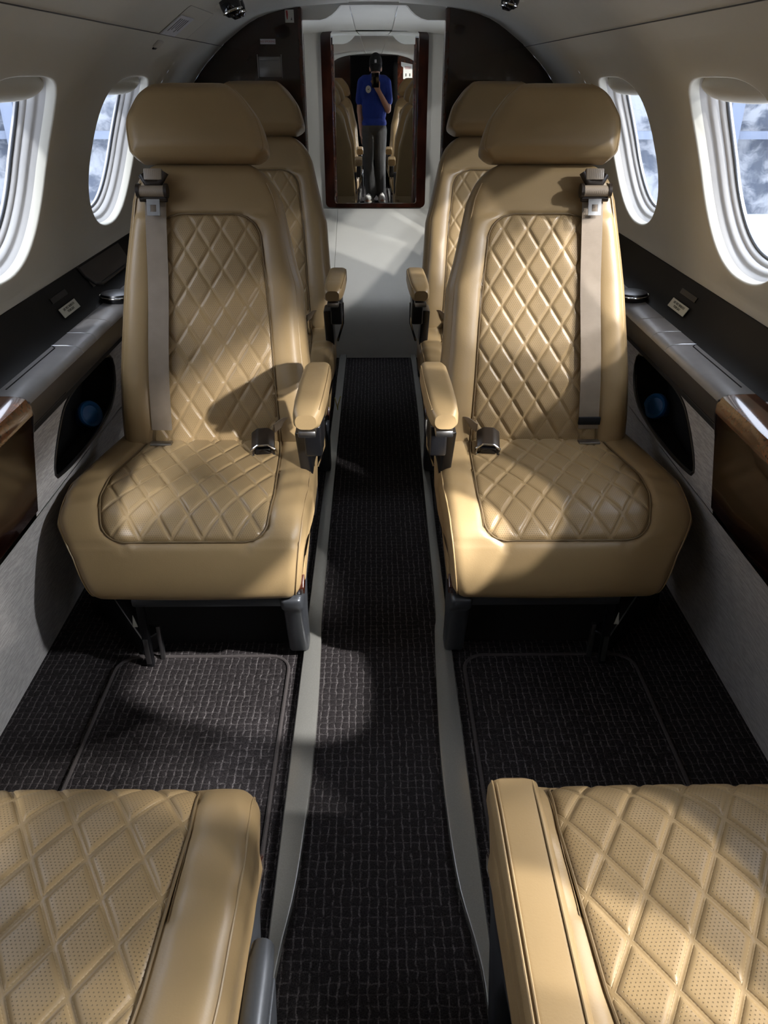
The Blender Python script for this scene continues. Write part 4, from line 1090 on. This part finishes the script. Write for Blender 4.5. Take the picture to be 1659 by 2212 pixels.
# clothes
c=MB(); c.ell((0,-.10,1.07),(.185,.112,.155)); c.ell((0,-.095,.90),(.160,.104,.20)); c.ell((0,-.092,.77),(.162,.106,.085)); capsule(c,(-.12,-.10,1.155),(.125,-.10,1.155),.062,.062)
capsule(c,(.155,-.10,1.135),(.180,-.075,.985),.064,.058); capsule(c,(-.150,-.105,1.135),(-.182,-.135,.985),.064,.058); capsule(c,(.012,-.088,1.15),(.014,-.08,1.20),.070,.064)
shirt=remeshed('t_shirt',c,.008,M['shirt'],P,6)
lg=MB().lathe([(0,.003),(.034,.003),(.034,-.002),(0,-.002)],28,(-.072,.020,1.085),'y'); lg.obj('shirt_logo',M['logo'],shirt)
MB().prism([(-.014,.004),(.002,.001),(.015,.012),(.006,-.002),(.010,-.010),(-.002,-.004)],'y',.023,.0245).tube([(-.0,.0,0),(.0,.0001,.0)],.0001,3) if False else None
mk=MB().prism([(-.086,1.089),(-.070,1.086),(-.057,1.097),(-.066,1.083),(-.062,1.075),(-.074,1.081)],'y',.0235,.0248); mk.obj('logo_mark',M['ink'],shirt,smooth=False)
j=MB(); j.ell((0,-.09,.73),(.158,.104,.10))
for (h,k_,f_),fl in zip(LEG,(.066,.072)): capsule(j,h,k_,.090,.072); capsule(j,k_,(f_[0],f_[1],.09),.072,fl)
remeshed('jeans',j,.009,M['jeans'],P,5)
for (x,y,z),dx in (((.085,-.08,.05),.15),((-.045,-.05,.05),-.45)):
    s=MB(); capsule(s,(x,y-.03,.050),(x+dx*.12,y+.14,.042),.044,.038); capsule(s,(x,y-.02,.06),(x+dx*.04,y+.03,.085),.042,.036); sh_=remeshed('sneaker',s,.006,M['shoe'],P,3)
    s=MB(); capsule(s,(x,y-.03,.045),(x+dx*.12,y+.14,.045),.045,.041,16); s.V=[(v[0],v[1],.002+(.016 if v[2]>.045 else 0)) for v in s.V]; s.obj('shoe_sole',M['sole'],sh_)
    for q in range(3):
        s=MB().tube([(x+dx*.05-.022,y+.045+q*.02,.088-q*.008),(x+dx*.05,y+.05+q*.02,.096-q*.008),(x+dx*.05+.022,y+.045+q*.02,.088-q*.008)],.003,6)
        s.obj('shoe_lace',M['ink'],sh_)
cm=MB(); cm.ell((hd[0],hd[1]-.004,hd[2]+.020),(.082,.098,.092),24,16,tilt); cap=remeshed('cap',cm,.006,M['cap'],P,2)
rows=[]
for f in np.linspace(0,1,7):
    rows.append([(hd[0]+.072*math.sin(a)*(1-.15*f),hd[1]+.080+.085*f*math.cos(a)-.03*(1-math.cos(a)),hd[2]+.012-.060*f-.010*math.sin(a)**2) for a in np.linspace(-1.25,1.25,15)])
rows=rows+[[(x,y,z-.004) for x,y,z in r] for r in rows[::-1]]
MB().grid(rows).obj('cap_brim',M['cap'],cap)
MB().box(hd[0]-.012,hd[0]+.012,hd[1]+.092,hd[1]+.096,hd[2]+.020,hd[2]+.048,.001).obj('cap_patch',M['greyplacard'],cap)
hr=MB(); hr.ell((hd[0],hd[1]-.040,hd[2]-.020),(.073,.070,.070),18,12); remeshed('hair',hr,.007,M['hair'],P,2)
# phone, tilted like the camera axis and just behind it
# ---------------------------------------------------------------- camera
F_=Vector((math.sin(math.radians(.67896))*math.cos(math.radians(29.532)),math.cos(math.radians(.67896))*math.cos(math.radians(29.532)),-math.sin(math.radians(29.532))))
R0=Vector((math.cos(math.radians(.67896)),-math.sin(math.radians(.67896)),0)); U0=R0.cross(F_); r_=math.radians(.0684)
Rv=R0*math.cos(r_)+U0*math.sin(r_); Uv=U0*math.cos(r_)-R0*math.sin(r_)
cam=bpy.data.cameras.new('camera'); co=bpy.data.objects.new('camera',cam); COL.objects.link(co)
CM=Matrix((Rv,Uv,-F_)).transposed().to_4x4(); CM.translation=(0,0,1.2); co.matrix_world=CM
cam.sensor_fit='VERTICAL'; cam.sensor_height=24; cam.lens=1661/2212*24; cam.clip_start=.02; cam.clip_end=100
SC.camera=co
ph=thing('phone','black phone held up in one hand by the person in the mirror','phone'); PM=CM.copy(); PM.translation=Vector((0,0,1.2))-F_*.012-Uv*.045+Rv*.012; ph.matrix_world=PM
MB().box(-.037,.037,-.075,.075,-.004,.004,.003).obj('phone_body',M['phoneglass'],ph)
MB().box(-.034,-.004,.038,.070,-.0062,-.003,.002).obj('camera_bump',M['black'],ph)
# ---------------------------------------------------------------- hangar outside
mb=MB().grid([[(x,y,-1.3) for y in (-16,20)] for x in (-16,16)]); tag(mb.obj('hangar_floor',M['hangarfloor'],smooth=False),kind='structure')
for sg,nm in ((-1,'wall_hangar_left'),(1,'wall_hangar_right')):
    mb=MB().grid([[(sg*11,y,z) for z in (-1.3,2.6)] for y in (-16,20)]); o=mb.obj(nm,M['hangarwall'],smooth=False); tag(o,kind='structure')
    for y in range(-14,20,4): MB().box(sg*10.6-.15,sg*10.6+.15,y-.15,y+.15,-1.3,2.6).obj('steel_column',M['hangarsteel'],o,smooth=False)
    for z in (.6,2.5): MB().box(sg*10.7-.1,sg*10.7+.1,-16,20,z-.12,z+.12).obj('steel_beam',M['hangarsteel'],o,smooth=False)
mb=MB().grid([[(x,17,z) for z in (-1.3,5.5)] for x in (-16,16)]); o=mb.obj('wall_hangar_end',M['hangarwall'],smooth=False); tag(o,kind='structure')
for x in (-13,-9.5,-7,-4.5,4.5,7,9.5,13): MB().box(x-.12,x+.12,16.6,16.9,-1.3,5.5).obj('steel_column',M['hangarsteel'],o,smooth=False)
for z in (.2,1.9,3.6): MB().box(-16,16,16.7,16.85,z-.07,z+.07).obj('steel_beam',M['hangarsteel'],o,smooth=False)
# ---------------------------------------------------------------- light
wd=bpy.data.worlds.new('hangar_glow'); SC.world=wd; wd.use_nodes=True
bg=wd.node_tree.nodes['Background']; bg.inputs[0].default_value=(.80,.87,1,1); k=N(wd.node_tree); zz=k.sep(k.coord('Generated'))[2]
wd.node_tree.links.new(k.m('ADD',3.5,k.m('MULTIPLY',k.step(zz,.25,.8),4.5)),bg.inputs[1])
def area(name,loc,target,size,power,col=(1,.97,.92)):
    l=bpy.data.lights.new(name,'AREA'); l.shape='DISK'; l.size=size; l.energy=power; l.color=col
    o=bpy.data.objects.new(name,l); COL.objects.link(o); o.location=loc
    d=Vector(target)-Vector(loc); o.rotation_euler=d.to_track_quat('-Z','Y').to_euler(); return o
def spot(name,loc,target,deg,power,size,col=(1,.98,.95)):
    l=bpy.data.lights.new(name,'SPOT'); l.energy=power; l.spot_size=math.radians(deg); l.spot_blend=.15; l.shadow_soft_size=size; l.color=col
    o=bpy.data.objects.new(name,l); COL.objects.link(o); o.location=loc; o.rotation_euler=(Vector(target)-Vector(loc)).to_track_quat('-Z','Y').to_euler()
spot('added_spot',(3.2,-.34,3.43),(.70,.895,1.02),10.5,2600,.05)  # added narrow spot through one window, brightens the aisle floor patch
spot('added_spot',(3.2,-.34,3.43),(.70,.18,1.02),8.5,800,.05)  # second added spot, narrowed to the next window for the near cushion
area('hangar_lamp',(3.2,1.0,3.0),(0,1.9,.6),.12,185,(1,.98,.95))
spot('added_spot',(1.6,-1.18,1.63),(.70,.18,1.03),17,820,.04)  # added spot confined to one window, throws the left seat patch
area('hangar_lamp',(3.2,.2,2.35),(0,1.1,.3),.16,110,(.93,.96,1))
area('hangar_lamp',(3.2,-.34,3.43),(0,.9,.5),.12,150,(1,.98,.95))
area('hangar_lamp',(3.2,-1.6,3.6),(0,.9,.5),.14,280,(1,.98,.95))
area('hangar_lamp',(3.2,2.6,2.7),(0,3.6,.5),.16,110,(1,.98,.95))
area('hangar_lamp',(-2.1,-2.1,4.0),(-.4,1.4,.5),.25,280,(.95,.97,1))
area('hangar_lamp',(3.2,-3.67,2.1),(0,.6,.6),.14,120,(1,.98,.95))
spot('added_spot',(1.55,.62,1.10),(.50,-1.20,1.17),34,260,.05,(1,.97,.9))  # added spot through the doorway to light the forward bulkhead
for sg in (-1,1): spot('added_spot',(sg*1.6,2.2,.95),(sg*.55,3.6,1.0),24,110,.25,(1,.97,.9))  # added spots outside the lavatory openings, brighten the aft wall
SC.view_settings.view_transform='Standard'; SC.view_settings.look='None'; SC.view_settings.gamma=1; SC.view_settings.use_curve_mapping=False
SC.view_settings.exposure=.0
